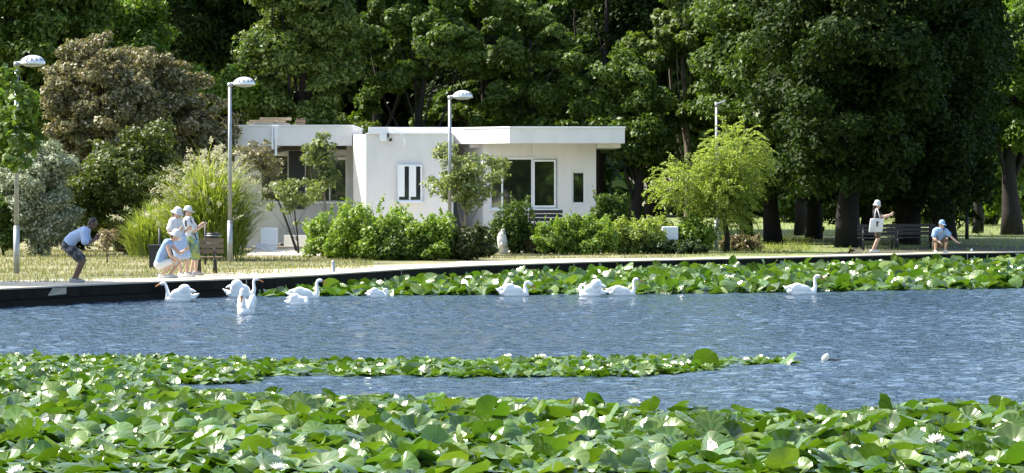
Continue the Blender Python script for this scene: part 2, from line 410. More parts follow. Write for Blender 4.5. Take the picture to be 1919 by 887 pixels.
def offs(P, d):
    """polyline moved sideways, away from the water"""
    out = []
    for i, p in enumerate(P):
        t = (P[min(i + 1, len(P) - 1)] - P[max(i - 1, 0)]).normalized()
        out.append(p + Vector((-t.y, t.x, 0)) * d)
    return out
def strip(bm, A, B, za, zb):
    a = [bm.verts.new((p.x, p.y, za)) for p in A]; b = [bm.verts.new((p.x, p.y, zb)) for p in B]
    for i in range(len(A) - 1): bm.faces.new((a[i], a[i + 1], b[i + 1], b[i]))
# bank: one sheet from behind the coping to the horizon
bm = bmesh.new()
I0 = offs(Q, 0.30); FAR = []
for i, p in enumerate(I0):
    f = i / (len(I0) - 1); FAR.append(Vector((-420 + 840 * f, 900, 0)))
strip(bm, I0, FAR, GZ, GZ)
bmesh.ops.recalc_face_normals(bm, faces=bm.faces[:])
o = mobj('ground', bm, M['ground']); tag(o, kind='structure')
if o.data.polygons[0].normal.z < 0: o.data.flip_normals()
bm = bmesh.new(); v4 = [bm.verts.new(p) for p in ((-150, -14, GZ), (-150, -200, GZ), (170, -200, GZ), (170, -14, GZ))]; bm.faces.new(v4)
tag(mobj('ground', bm, M['ground']), kind='structure')
# worn sandy path along the quay, its inner edge ragged
bm = bmesh.new(); fine = []
for a, b in zip(Q, Q[1:]):
    n = max(2, int((b - a).length / 0.7))
    fine += [a.lerp(b, k / n) for k in range(n)]
fine.append(Q[-1])
A = offs(fine, 0.32); Bp = offs(fine, 2.9)
Bp = [a + (b - a) * float(np.interp(a.x, [3, 10], [1, .42])) for a, b in zip(A, Bp)]
for i, p in enumerate(Bp):
    t = (A[i] - p).normalized(); p += t * float(np.interp(p.x, [3, 10], [1, .45])) * (0.5 * math.sin(i * 0.35) + 0.35 * math.sin(i * 0.93 + 1) + random.uniform(-.25, .25))
strip(bm, A, Bp, GZ + 0.006, GZ + 0.006); bmesh.ops.recalc_face_normals(bm, faces=bm.faces[:])
o = mobj('path', bm, M['path']); tag(o, kind='structure')
if o.data.polygons[0].normal.z < 0: o.data.flip_normals()
# quay wall
quay = empty('quay_wall', Q[1], 'dark stone quay wall holding back the bank along the whole lake shore', 'quay wall')
def rel(L): return [p - Q[1] for p in L]
def wall_strip(name, d_out, d_in, z0, z1, m):
    bm = bmesh.new(); A = rel(offs(Q, d_out)); B = rel(offs(Q, d_in)); n = len(A); fs = []
    q = [[bm.verts.new((p.x, p.y, z - Q[1].z)) for p in P_] for P_, z in ((A, z0), (A, z1), (B, z1), (B, z0))]
    for r0, r1 in ((0, 1), (1, 2), (2, 3), (3, 0)):
        for i in range(n - 1): fs.append(bm.faces.new((q[r0][i], q[r0][i + 1], q[r1][i + 1], q[r1][i])))
    bmesh.ops.recalc_face_normals(bm, faces=fs)
    return mobj(name, bm, m, quay)
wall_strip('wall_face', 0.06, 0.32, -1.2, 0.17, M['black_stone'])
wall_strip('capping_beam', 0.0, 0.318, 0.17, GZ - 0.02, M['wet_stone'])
wall_strip('coping', -0.02, 0.34, GZ - 0.018, GZ + 0.012, M['concrete'])
bm = bmesh.new()
for x in (90, 100, 112):
    Yq = GY(538); box(bm, PX(x - 5, Yq), PX(x + 6, Yq), 0, 0.09, 0.13, 0.36, 0.01)
# mortar patch on the beam
dq = (Q[2] - Q[1]).normalized(); a0 = G(90, 538); nrm = Vector((dq.y, -dq.x, 0))
bm.free(); bm = bmesh.new()
c0 = Q[1].lerp(Q[2], 0.68) + nrm * 0.012 - Q[1]; c1 = Q[1].lerp(Q[2], 0.95) + nrm * 0.012 - Q[1]
f = [bm.verts.new((c0.x, c0.y, -0.19)), bm.verts.new((c1.x, c1.y, -0.17)), bm.verts.new((c1.x, c1.y, -0.03)), bm.verts.new((c0.x + .1, c0.y + .1, -0.03))]
bm.faces.new(f); ex = bmesh.ops.extrude_face_region(bm, geom=bm.faces[:])
for v in ex['geom']:
    if isinstance(v, bmesh.types.BMVert): v.co -= nrm * 0.02
bmesh.ops.recalc_face_normals(bm, faces=bm.faces[:])
mobj('mortar_patch', bm, M['concrete'], quay)

for i in range(2, 30):                                       # upright joints between the capping blocks
    s = i * 3.1; acc = 0.0
    for a, b in zip(Q[1:], Q[2:]):
        L_ = (b - a).length
        if acc + L_ >= s:
            if b is Q[-1]: break
            t_ = (b - a).normalized(); c = a + t_ * (s - acc) - Q[1]; n_ = Vector((t_.y, -t_.x, 0)); bm = bmesh.new()
            o_ = c + n_ * .004
            prism(bm, [(o_ - t_ * .018)[:2], (o_ + t_ * .018)[:2], (o_ + t_ * .018 - n_ * .02)[:2], (o_ - t_ * .018 - n_ * .02)[:2]], .172 - GZ, -.022)
            mobj('joint', bm, M['black_stone'] if i % 3 else M['concrete'], quay); break
        acc += L_
# ================================================================== the pavilion
def wob(name, bm, m, root, smooth=False, top=None):
    """mesh measured in world space, hung under its thing"""
    base = (top or root).location if not (top and root.parent) else root.location
    off = Vector((0, 0, 0)); p = root
    while p is not None: off += p.location; p = p.parent
    bmesh.ops.translate(bm, verts=bm.verts[:], vec=-off)
    return mobj(name, bm, m, root, smooth)
CY = 118.0
cafe = empty('cafe_pavilion', (PX(820, CY), CY, GZ), 'low white flat roofed lakeside pavilion with long overhanging eaves behind the hedge', 'building')
def pbox(bm, x0, x1, y0, y1, Y, dy, bev=0.0):
    """box whose front face covers pixels x0..x1, y0..y1 at distance Y"""
    box(bm, PX(x0, Y), PX(x1, Y), Y, Y + dy, PZ(y1, Y), PZ(y0, Y), bev)
YM, YR, YF, YL = 116.3, 117.4, 115.8, 120.2
zt = PZ(240, YF); BACK = 126.0
# --- right hand room: walls with real openings, built as panels round the windows
def wall_panels(name, x0, x1, y0, y1, Y, holes, th=0.25, m=None):
    bm = bmesh.new(); xs = sorted({x0, x1, *[h[0] for h in holes], *[h[1] for h in holes]}); ys = sorted({y0, y1, *[h[2] for h in holes], *[h[3] for h in holes]})
    for a, b in zip(xs, xs[1:]):
        for c, d in zip(ys, ys[1:]):
            if any(h[0] <= a and b <= h[1] and h[2] <= c and d <= h[3] for h in holes): continue
            pbox(bm, a, b, c, d, Y, th)
    bmesh.ops.remove_doubles(bm, verts=bm.verts[:], dist=0.0005)
    return wob(name, bm, m or M['white'], cafe)
base_y = 472
wall_panels('wall', 905, 1117, 264, base_y, YR, [(918, 1046, 296, 392), (1072, 1096, 322, 382)])
bm = bmesh.new()
xl, xr = PX(905, YR), PX(1117, YR)
prism(bm, [(xl + 0.002, YR + 0.02), (xl + 0.2, YR + 0.25), (PX(860, 120.4), 120.4), (PX(846, 120.4), 120.4)], GZ - .1, PZ(262, YR))
box(bm, xr - 0.25, xr - 0.001, YR + 0.252, BACK - 1, GZ - .1, PZ(264, YR))
wob('wall', bm, M['white'], cafe)
# mid block
bm = bmesh.new()
prism(bm, [(PX(686, YM), YM), (PX(848, YM), YM), (PX(848, YM), BACK - .5), (PX(662, 116.9), BACK - .5), (PX(662, 116.9), 116.95)], GZ - .1, PZ(252, YM))
cut = None
midw = wob('wall', bm, M['white'], cafe)
# left recess wall round the wide window
wall_panels('wall', 440, 664, 262, base_y - 2, YL, [(488, 650, 290, 379)], m=M['grey_render'])
bm = bmesh.new(); box(bm, PX(440, YL), PX(664, YL), YL + 2.4, YL + 2.5, GZ, PZ(262, YL)); wob('inner_wall', bm, M['awning'], cafe)
# roofs
bm = bmesh.new()
prism(bm, [(PX(955, YF), YF), (PX(1171, YF), YF), (PX(1171, YF), BACK), (PX(838, 118.6), BACK), (PX(838, 118.6), 118.6)], PZ(268.5, YF), zt)
roof = wob('roof', bm, M['white'], cafe)
bm = bmesh.new()
prism(bm, [(PX(955, YF) , YF - 0.03), (PX(1171, YF) + .03, YF - 0.03), (PX(1171, YF) + .03, BACK), (PX(836, 118.6), BACK), (PX(836, 118.6), 118.58)], zt + 0.002, zt + 0.05)
mobj('roof_edge', bm, M['white_trim'], roof).location = -cafe.location
bm = bmesh.new(); pbox(bm, 1119, 1163, 268.8, 277, YF + .6, 6); wob('soffit_beam', bm, M['white'], cafe)
bm = bmesh.new(); pbox(bm, 880, 915, 269, 277, YF + 1.9, 0.5); wob('soffit_beam', bm, M['white'], cafe)
bm = bmesh.new()
xa, xb = PX(440, 117.2), PX(660, 117.2)
prism(bm, [(xa, 117.2), (xb, 117.2), (xb, BACK - .2), (xa, BACK - .2)], PZ(273, 117.2), PZ(236.5, 117.2))
roof_l = wob('roof', bm, M['white'], cafe)
bm = bmesh.new(); box(bm, xa - .03, xb + .03, 117.16, BACK, PZ(236.3, 117.2), PZ(234.2, 117.2)); mobj('roof_edge', bm, M['white_trim'], roof_l).location = -cafe.location
bm = bmesh.new(); pbox(bm, 509, 512.5, 236.6, 280, 117.1, 0.09); pbox(bm, 514, 521, 236.6, 262, 117.1, 0.09); pbox(bm, 515, 519, 262.2, 292, 117.1, 0.09); wob('fascia_joint', bm, M['white_trim'], cafe)
# mid roof: lower parapet with a grey weathered upstand behind
bm = bmesh.new(); box(bm, PX(684, YM), PX(848, YM), YM - .05, BACK - .4, PZ(252, YM) + .002, PZ(249.4, YM)); wob('parapet', bm, M['white_trim'], cafe)
bm = bmesh.new(); pbox(bm, 700, 842, 238.5, 250, 119.2, .3); wob('upstand', bm, M['grey_render'], cafe)
bm = bmesh.new(); pbox(bm, 690, 728, 238.5, 251, YM - .1, .8, .01); pbox(bm, 711, 725, 251, 265, YM - .12, .3, .01); wob('roof_box', bm, M['white_trim'], cafe)
bm = bmesh.new(); pts = [Vector((PX(x, YM), YM - .15, PZ(y, YM))) for x, y in ((729, 240), (738, 243), (748, 250), (756, 255), (760, 264), (758, 278))]
tube(bm, pts, 0.022, 6); wob('cable', bm, M['white_trim'], cafe, True)
bm = bmesh.new(); pbox(bm, 726, 729, 250, 258, YM - .16, .1); ball(bm, (PX(732, YM), YM - .16, PZ(262, YM)), .06); wob('wall_lamp', bm, M['dark_metal'], cafe)
# windows
def window(x0, x1, y0, y1, Y, mull, fw=3.0, glass='glass', sill=True, depth=.1, pale_panel=False):
    bm = bmesh.new(); d = .07
    pbox(bm, x0, x0 + fw, y0, y1, Y + depth, d); pbox(bm, x1 - fw, x1, y0, y1, Y + depth, d)
    pbox(bm, x0 + fw, x1 - fw, y0, y0 + fw, Y + depth, d); pbox(bm, x0 + fw, x1 - fw, y1 - fw, y1, Y + depth, d)
    for q in mull: pbox(bm, q - fw * .5, q + fw * .5, y0 + fw, y1 - fw, Y + depth, d)
    wn = wob('window', bm, M['white_trim'], cafe)
    edges = [x0 + fw] + [e for q in mull for e in (q - fw * .5, q + fw * .5)] + [x1 - fw]
    for a, b in zip(edges[::2], edges[1::2]):
        bm = bmesh.new(); pbox(bm, a, b, y0 + fw, y1 - fw, Y + depth + .02, .015); 
        g = wob('pane', bm, M[glass], cafe); g.parent = wn
        if pale_panel: bm = bmesh.new(); pbox(bm, a, a + (b - a) * .55, y0 + fw, y1 - fw - 6, Y + depth + .012, .006); g = wob('pale_panel', bm, M['white_trim'], cafe); g.parent = wn  # white panel over the left part of each pane
    if sill:
        bm = bmesh.new(); pbox(bm, x0 - 3, x1 + 3, y1, y1 + 2.6, Y - .09, .2); g = wob('sill', bm, M['white_trim'], cafe); g.parent = wn
    return wn
window(918, 1046, 296, 392, YR, [941, 997], 3.2)
window(1072, 1096, 322, 382, YR, [], 2.6, sill=False)
window(745, 791, 309, 378, YM - .13, [768], 3.0, 'glass_dull', True, 0.0, True)
window(488, 650, 290, 379, YL, [540, 572, 618], 2.4, 'glass_dull')
bm = bmesh.new(); pbox(bm, 999, 1040, 299.4, 388, YR + .06, .02)
for a in (999, 1040): pass
bm.free(); bm = bmesh.new()
pbox(bm, 999, 1002, 300, 389, YR + .02, .07); pbox(bm, 1038.5, 1041.5, 300, 389, YR + .02, .07); pbox(bm, 1002, 1038.5, 300, 303, YR + .02, .07); pbox(bm, 1002, 1038.5, 385.5, 389, YR + .02, .07)
wob('casement_frame', bm, M['white_trim'], cafe)
bm = bmesh.new(); pbox(bm, 541, 571, 283, 392, YL - .12, .1); wob('dark_pillar', bm, M['dark_metal'], cafe)
bm = bmesh.new(); pbox(bm, 995, 996.6, 266, 294, YR - .012, .02); pbox(bm, 905, 1046, 292.6, 294, YR - .012, .02); wob('panel_joint', bm, M['grey_render'], cafe)
bm = bmesh.new(); pbox(bm, 575, 648, 294, 300, YL + .05, .04); wob('blind', bm, M['white_trim'], cafe)
# grey awning sagging under the left eaves
bm = bmesh.new()
a = [bm.verts.new((PX(x, 118.2), 118.2, PZ(y, 118.2))) for x, y in ((503, 290), (540, 283), (580, 283), (650, 281))]
b = [bm.verts.new((PX(x, 120.1), 120.1, PZ(y, 120.1))) for x, y in ((503, 284), (540, 270), (580, 268), (650, 268))]
for i in range(3): bm.faces.new((a[i], a[i + 1], b[i + 1], b[i]))
bmesh.ops.solidify(bm, geom=bm.faces[:], thickness=.02); wob('awning', bm, M['awning'], cafe)
bm = bmesh.new(); box(bm, PX(470, 117.2), PX(1118, 117.2), 117.35, 118, GZ - .1, GZ + .12); wob('plinth', bm, M['concrete'], cafe)
# junk on the roof
def thing_mesh(name, bm, m, label, cat, group=None, smooth=False):
    c = sum((v.co for v in bm.verts), Vector()) / len(bm.verts); c.z = min(v.co.z for v in bm.verts)
    bmesh.ops.translate(bm, verts=bm.verts[:], vec=-c); o = mobj(name, bm, m, None, smooth); o.location = c
    return tag(o, label, cat, group)
zr = PZ(234.2, 117.2)
M['sheet_tan'] = mat('tan_sheet', (0.42, 0.34, 0.22), .8, noise=.3, nscale=3)
M['sheet_grey'] = mat('grey_sheet', (0.40, 0.42, 0.45), .6, noise=.3, nscale=3)
for i, (x0, x1, yy, h, m, lb) in enumerate(((470, 545, 118.2, .07, 'sheet_grey', 'grey corrugated roof sheet lying lowest on the pavilion roof'), (462, 528, 119.0, .2, 'sheet_tan', 'long tan timber board laid over the grey sheet on the roof'), (485, 548, 119.8, .30, 'sheet_tan', 'short tan board topmost at the back of the roof timber'))):
    bm = bmesh.new(); box(bm, PX(x0, yy), PX(x1, yy), yy, yy + .7, zr + .003 if i == 0 else zr + .003, zr + h)
    bm.free(); bm = bmesh.new()
    for k in range(3 if i else 5):
        z0 = zr + .004 + k * (h / (3 if i else 5)); box(bm, PX(x0, yy) + .12 * random.random(), PX(x1, yy) - .3 * random.random(), yy + .05 * k, yy + .6, z0, z0 + h / (3 if i else 5) - .006)
    thing_mesh('roof_board' if i else 'roof_sheet', bm, M[m], lb, 'building material', 'building scraps on the roof')
bm = bmesh.new(); yy = 118.9
for k in range(4): pbox(bm, 555 + k * 4, 558.4 + k * 4, 222 + (k % 2), 234, yy, .4)
pbox(bm, 553, 572, 226, 229, yy - .06, .05); pbox(bm, 553, 572, 231, 233, yy - .06, .05)
thing_mesh('crate', bm, M['wood'], 'small brown slatted wooden crate on the pavilion roof', 'crate')

bm = bmesh.new(); pts = [(PX(655, 112.8), 112.8), (PX(1150, 112.6), 112.6), (PX(1175, 117.3), 117.3), (PX(640, 117.3), 117.3)]
bm.faces.new([bm.verts.new((x, y, GZ + .02)) for x, y in pts]); o = mobj('bounce_paving', bm, M['slab']); tag(o, kind='structure')  # pale paving added to bounce sunlight onto the pavilion's shaded front
# ================================================================== yard things round the pavilion
bm = bmesh.new(); A0, A1 = G(532, 467), G(640, 468)
prism(bm, [(A0.x, A0.y), (A1.x, A1.y), (A1.x, A1.y + .35), (A0.x - .02, A0.y + .35)], GZ - .05, GZ + .47)
tag(thing_mesh('planter_wall', bm, M['white'], 'low white rendered wall in full sun under the pavilion window', 'wall'))
bm = bmesh.new(); p = G(490, 456); box(bm, PX(489, 115), PX(519, 115), 115, 115.5, GZ + .2, PZ(427, 115), .02)
box(bm, PX(491, 115), PX(517, 115), 115.05, 115.45, GZ, GZ + .2)
thing_mesh('cabinet', bm, M['white_trim'], 'white square cabinet standing at the foot of the reed clump', 'cabinet')
bm = bmesh.new(); pbox(bm, 478, 503, 456, 466, 113.2, .2, .015); thing_mesh('stone_block', bm, M['grey_render'], 'dull grey block on the ground below the white cabinet', 'block')
bm = bmesh.new(); a, b = G(524, 467), G(560, 466); tube(bm, [a + Vector((0, 0, .11)), a.lerp(b, .5) + Vector((0, 0, .13)), b + Vector((0, 0, .22))], [.10, .13, .12], 10)
thing_mesh('log', bm, M['dark_wood'], 'dark log lying tilted in front of the low white wall', 'log', smooth=True)
bm = bmesh.new(); pts = [G(x, y) for x, y in ((462, 480), (600, 482), (604, 470), (480, 469))]; prism(bm, [(p.x, p.y) for p in pts], GZ - .05, GZ + .05)
thing_mesh('paving_slab', bm, M['slab'], 'pale concrete slab on the grass before the low white wall', 'slab')
bm = bmesh.new(); pbox(bm, 906, 938, 436, 475, 112.6, .4, .02); thing_mesh('stone_plinth', bm, M['white'], 'square white block beside the rough standing stone', 'block')
bm = bmesh.new(); pbox(bm, 850, 908, 441, 474, 113.4, .3); pbox(bm, 848, 910, 436.5, 440.8, 113.35, .4); thing_mesh('garden_wall', bm, M['white'], 'low white garden wall behind the darkest green shrub', 'wall')
def rock(px, py, Y, w, h, m, label, name='standing_stone', d=.25, seed=1, taper=.8):
    bm = bmesh.new(); bmesh.ops.create_icosphere(bm, subdivisions=4, radius=1.0); r_ = random.Random(seed)
    ks = [(Vector((r_.uniform(-1, 1), r_.uniform(-1, 1), r_.uniform(-1, 1))).normalized(), r_.uniform(.55, .85)) for _ in range(16)]
    for v in bm.verts:
        for n_, t_ in ks:
            dd = v.co.dot(n_) - t_
            if dd > 0: v.co -= n_ * dd
        zz = (v.co.z + 1) / 2; s = 1 - (1 - taper) * zz
        v.co = Vector((v.co.x * w / 2 * s * 1.25, v.co.y * d * s, max(0, zz * 1.1 - .05) * h))
    o = mobj(name, bm, m); o.location = (PX(px, Y), Y, GZ - .03); return tag(o, label, 'stone')
rock(943, 470, 110.2, .36, .83, M['stone_white'], 'tall rough white standing stone at a gap in the hedge', seed=3)
rock(672, 470, 114.5, .75, 1.38, M['stone_white'], 'rounded white boulder poking up behind the hedge near the mid wall', 'boulder', .35, 5)
# little fence and white panel behind the right hedge
fen = empty('fence', (PX(1240, 112.6), 112.6, GZ), 'weathered grey wooden fence half hidden in the low shrubs', 'fence')
for k in range(26):
    x = 1150 + k * 6.3
    if 1256 < x < 1286: continue
    bm = bmesh.new(); pbox(bm, x, x + 4.6, 428 + random.uniform(-2, 2), 473, 112.6, .03); wob('picket', bm, M['wood'], fen)
bm = bmesh.new(); pbox(bm, 1148, 1318, 434, 437, 112.64, .05); pbox(bm, 1148, 1318, 462, 465, 112.64, .05); wob('rail', bm, M['wood'], fen)
bm = bmesh.new(); pbox(bm, 1241, 1271, 425, 450, 111.6, .35, .02); pbox(bm, 1245, 1267, 450, 474, 111.65, .25); thing_mesh('electrical_box', bm, M['white_trim'], 'white box dappled with leaf shade among the shrubs by the fence', 'box')
bm = bmesh.new(); pbox(bm, 1148, 1158, 452, 474, 110.8, .2, .02); thing_mesh('stone_post', bm, M['stone_white'], 'stubby pale stone post at the foot of the bright shrubs', 'post')
# dark bench in front of the big window
def bench(loc, L, label, rz=0.0, h=.45, hb=.85, m=None):
    t = empty('park_bench', loc, label, 'bench', 'park benches', rz); m = m or M['dark_wood']
    bm = bmesh.new()
    for k in range(4): box(bm, -L / 2, L / 2, -.22 + k * .12, -.12 + k * .12, h - .035, h, .004)
    mobj('seat', bm, m, t)
    bm = bmesh.new()
    for k in range(3): bar(bm, (-L / 2, .29 + .035 * k, h + .12 + k * .13), (L / 2, .29 + .035 * k, h + .12 + k * .13), .03, .105)
    mobj('backrest', bm, m, t)
    for s in (-1, 1):
        bm = bmesh.new(); x = s * (L / 2 - .18)
        tube(bm, [(x, -.24, 0), (x, -.2, h * .6), (x, -.23, h - .04)], .028, 8); tube(bm, [(x, .36, 0), (x, .26, h * .55), (x, .24, h), (x, .37, hb)], .028, 8)
        tube(bm, [(x, -.23, h - .06), (x, .25, h - .06)], .024, 8); tube(bm, [(x, -.24, h), (x, -.26, h + .2), (x, .26, h + .22)], .022, 8)
        mobj('leg', bm, M['dark_metal'], t, True)
    return t
bench((PX(1023, 114.4), 114.4, GZ + .5), 1.1, 'dark bench under the wide pavilion window above the hedge', 0, .42, .8)
bm = bmesh.new(); pbox(bm, 975, 1075, 445, 474, 113.9, 1.3); thing_mesh('terrace', bm, M['concrete'], 'raised concrete terrace carrying the bench under the wide window', 'terrace')
bench((PX(1712, 118.5), 118.5, GZ), 1.7, 'dark park bench in deep shade behind the woman with the tote bag', R(8), .42, .82)
bench((PX(1650, 117), 117, GZ), 1.5, 'dark park bench with pale seat edge in shade near the big dark trunk', R(-4), .42, .8)
bench((PX(388, 86.5), 86.5, GZ), .75, 'wooden bench end showing beside the ribbed litter bin behind the women', R(0), .42, .62, M['wood'])

# ================================================================== lamps, bollards, bins
def lamp(px, Y, ytop, label, flat=False, dark=False, headdir=1, z0=GZ):
    t = empty('street_lamp', (PX(px, Y), Y, z0), label, 'street lamp', 'lamps along the lake path')
    H = PZ(ytop, Y) - z0; m = M['dark_metal'] if dark else M['galv']
    bm = bmesh.new(); tube(bm, [(0, 0, -.05), (0, 0, 1.15)], .075, 14); mobj('base_sleeve', bm, m, t, True)
    bm = bmesh.new(); tube(bm, [(0, 0, 1.1), (0, 0, H - .02)], [.058, .05], 14); mobj('pole', bm, m, t, True)
    bm = bmesh.new(); tube(bm, [(0, 0, 1.12), (0, 0, 1.17)], [.082, .064], 14)
    mobj('collar', bm, m, t, True)
    if flat:
        bm = bmesh.new(); bar(bm, (-.02, 0, H - .05), (.30, -.05, H + .06), .13, .05); mobj('lamp_head', bm, M['lamp_white'], t)
        bm = bmesh.new(); tube(bm, [(0, 0, H - .16), (0, 0, H)], .065, 12); mobj('collar', bm, m, t, True)
        return t
    bm = bmesh.new(); tube(bm, [(0, 0, H - .1), (0, 0, H + .02)], .07, 12); tube(bm, [(0, 0, H - .02), (.18 * headdir, 0, H + .0)], .05, 10); mobj('arm', bm, m, t, True)
    hx = .40 * headdir
    bm = bmesh.new(); lathe(bm, [(.31, -.035), (.315, -.01), (.30, .05), (.25, .11), (.17, .16), (.07, .185), (.01, .19)], (hx, 0, H), 24, 1.0, .8); mobj('lamp_shade', bm, m if dark else M['lamp_white'], t, True)
    bm = bmesh.new()
    for k in range(7):
        a = math.pi * (k + .5) / 7 + math.pi
        p = [(hx + .305 * s * math.cos(a), .244 * s * math.sin(a) , H + z) for s, z in ((1.0, .045), (.92, .085), (.78, .125))]
        tube(bm, p, [.012, .012, .008], 5)
    mobj('dark_stripe', bm, M['dark_metal'], t)['kind'] = 'stuff'  # dark stripes across the front half of the dome
    bm = bmesh.new(); lathe(bm, [(.05, -.10), (.18, -.085), (.27, -.05), (.28, -.037)], (hx, 0, H), 24, 1.0, .8); mobj('lens', bm, M['lamp_glass'], t, True)
    return t
lamp(31, GY(513), 118, 'grey street lamp whose domed head shows against dark leaves beyond the bent man')
lamp(431, GY(492), 157, 'grey street lamp beside the pale reed clump, domed white head')
lamp(843, 108.5, 181, 'grey street lamp rising before the white mid wall of the pavilion')
lamp(1343, GY(467), 192, 'slim grey street lamp with a flat tilted head by the yellow green drooping tree', flat=True)
lamp(1812, GY(449), 200, 'dark street lamp pole standing in shade beside the crouching man', dark=True)
def bollard(px, py, h, r, label, z=GZ, m='galv'):
    p = G(px, py, z); bm = bmesh.new(); lathe(bm, [(r * 1.25, -.02), (r * 1.25, .03), (r, .04), (r, h - .03), (r * .75, h), (.005, h + .008)], (0, 0, 0), 14)
    o = mobj('bollard', bm, M[m], None, True); o.location = p; return tag(o, label, 'bollard', 'mooring bollards on the quay')
bollard(624.5, 510, .28, .045, 'short grey metal bollard on the quay edge by the lily bed tip')
o = bollard(1821, 491, .42, .04, 'thin white mooring post against the dark quay wall near the crouching man', z=.05, m='white_trim')
# dark barrel bin
b0 = G(398, 497)
t = empty('litter_bin', b0, 'round dark ribbed litter bin hung on a post by the bench', 'litter bin', 'dark litter bins')
bm = bmesh.new(); lathe(bm, [(.13, .42), (.165, .46), (.185, .8), (.19, .87), (.165, .87), (.155, .5), (.01, .46)], (.02, 0, 0), 20); mobj('bin_body', bm, M['dark_metal'], t, True)
bm = bmesh.new()
for z in (.5, .6, .7, .8): lathe(bm, [(.17 + (z - .5) * .08, z - .012), (.185 + (z - .5) * .08, z), (.17 + (z - .5) * .08, z + .012)], (.02, 0, 0), 20)
mobj('hoop', bm, M['galv'], t, True)['kind'] = 'stuff'
bm = bmesh.new(); tube(bm, [(-.19, 0, -.05), (-.19, 0, 1.12)], .03, 10); tube(bm, [(-.19, 0, .5), (0, 0, .5)], .018, 8); mobj('post', bm, M['dark_metal'], t, True)
b0 = G(293, 504)
t = empty('litter_bin', b0, 'square dark litter bin standing behind the crouching woman', 'litter bin', 'dark litter bins')
bm = bmesh.new(); prism(bm, [(-.17, -.17), (.17, -.17), (.17, .17), (-.17, .17)], .03, .55); mobj('bin_body', bm, M['dark_metal'], t)
bm = bmesh.new(); box(bm, -.2, .2, -.2, .2, .552, .63, .02); mobj('lid', bm, M['dark_metal'], t)
bm = bmesh.new(); tube(bm, [(.06, .22, -.05), (.06, .22, 1.05)], .028, 10); mobj('post', bm, M['dark_metal'], t, True)
# ================================================================== people
M['skin_tan'] = mat('skin_tan', (0.30, 0.17, 0.11), .55)
M['skin_fair'] = mat('skin_fair', (0.52, 0.34, 0.25), .55)
M['skin_shaded'] = mat('skin_in_shade', (0.13, 0.075, 0.05), .55)  # skin colour darkened to stand for the shade on the bent person
M['cloth_white'] = mat('white_cotton', (0.66, 0.66, 0.66), .85, noise=.3, col2=(.54, .55, .57), nscale=6, bump=.5)
M['cloth_blue'] = mat('light_blue_cotton', (0.26, 0.38, 0.58), .85, noise=.3, nscale=5, col2=(.20, .31, .50), bump=.5)
M['cloth_pale'] = mat('pale_blue_cotton', (0.38, 0.48, 0.66), .85, noise=.25, nscale=5, col2=(.31, .41, .60), bump=.5)
M['cloth_sky'] = mat('sky_blue_cotton', (0.27, 0.40, 0.62), .85)
M['cloth_black'] = mat('black_cotton', (0.02, 0.02, 0.024), .85)
M['cloth_dark'] = mat('dark_patterned', (0.025, 0.025, 0.03), .85, noise=.06, col2=(.16, .16, .17), nscale=9)
M['cloth_brown'] = mat('brown_cotton', (0.10, 0.075, 0.055), .85)
M['cloth_olive'] = mat('green_patterned', (0.30, 0.34, 0.07), .85, noise=.08, col2=(.06, .16, .18), nscale=7)
M['cloth_teal'] = mat('teal_patterned', (0.10, 0.22, 0.26), .85, noise=.1, col2=(.35, .40, .38), nscale=9)
M['hair'] = mat('dark_hair', (0.02, 0.015, 0.012), .6)
M['hair_brown'] = mat('brown_hair', (0.10, 0.06, 0.035), .6)
M['phone'] = mat('phone_black', (0.01, 0.01, 0.012), .2)
M['shoe'] = mat('shoe_grey', (0.30, 0.30, 0.32), .7)
M['shoe_white'] = mat('shoe_white', (0.72, 0.70, 0.66), .7)
V = Vector
def basis(f):
    """columns: forward, left, up for a head looking along f"""
    f = f.normalized(); l = V((0, 0, 1)).cross(f).normalized(); u = f.cross(l)
    return Matrix((f, l, u)).transposed()
def hand_prims(wrist, tip, curl, spread, thumb_side):
    """palm, four curled fingers, thumb leaving the side of the palm"""
    d = (tip - wrist).normalized(); L = .19
    c = curl.normalized(); s = d.cross(c).normalized() * thumb_side; c = s.cross(d) * thumb_side if False else c
    pr = [('c', [(wrist, .026), (wrist + d * .05 + s * .012, .024), (wrist + d * .085 + s * .01, .021)]), ('c', [(wrist, .026), (wrist + d * .05 - s * .014, .022), (wrist + d * .085 - s * .018, .019)])]
    for k, ln in enumerate((.072, .082, .077, .06)):
        o = wrist + d * .085 + s * (.03 - .02 * k)
        a = o + (d * .8 + c * .35).normalized() * ln * .5; b = a + (d * .35 + c * .9).normalized() * ln * .3; e = b + (c - d * .25).normalized() * ln * .22
        pr.append(('c', [(wrist + d * .06 + s * (.024 - .016 * k), .011), (o, .0105), (a, .0095), (b, .009), (e, .008)]))
    t0 = wrist + d * .025 + s * .022; t1 = t0 + (d * .6 + s * .8).normalized() * .042; t2 = t1 + (d * .8 + c * .55).normalized() * .032
    pr.append(('c', [(t0, .014), (t1, .011), (t2, .009)]))
    return pr
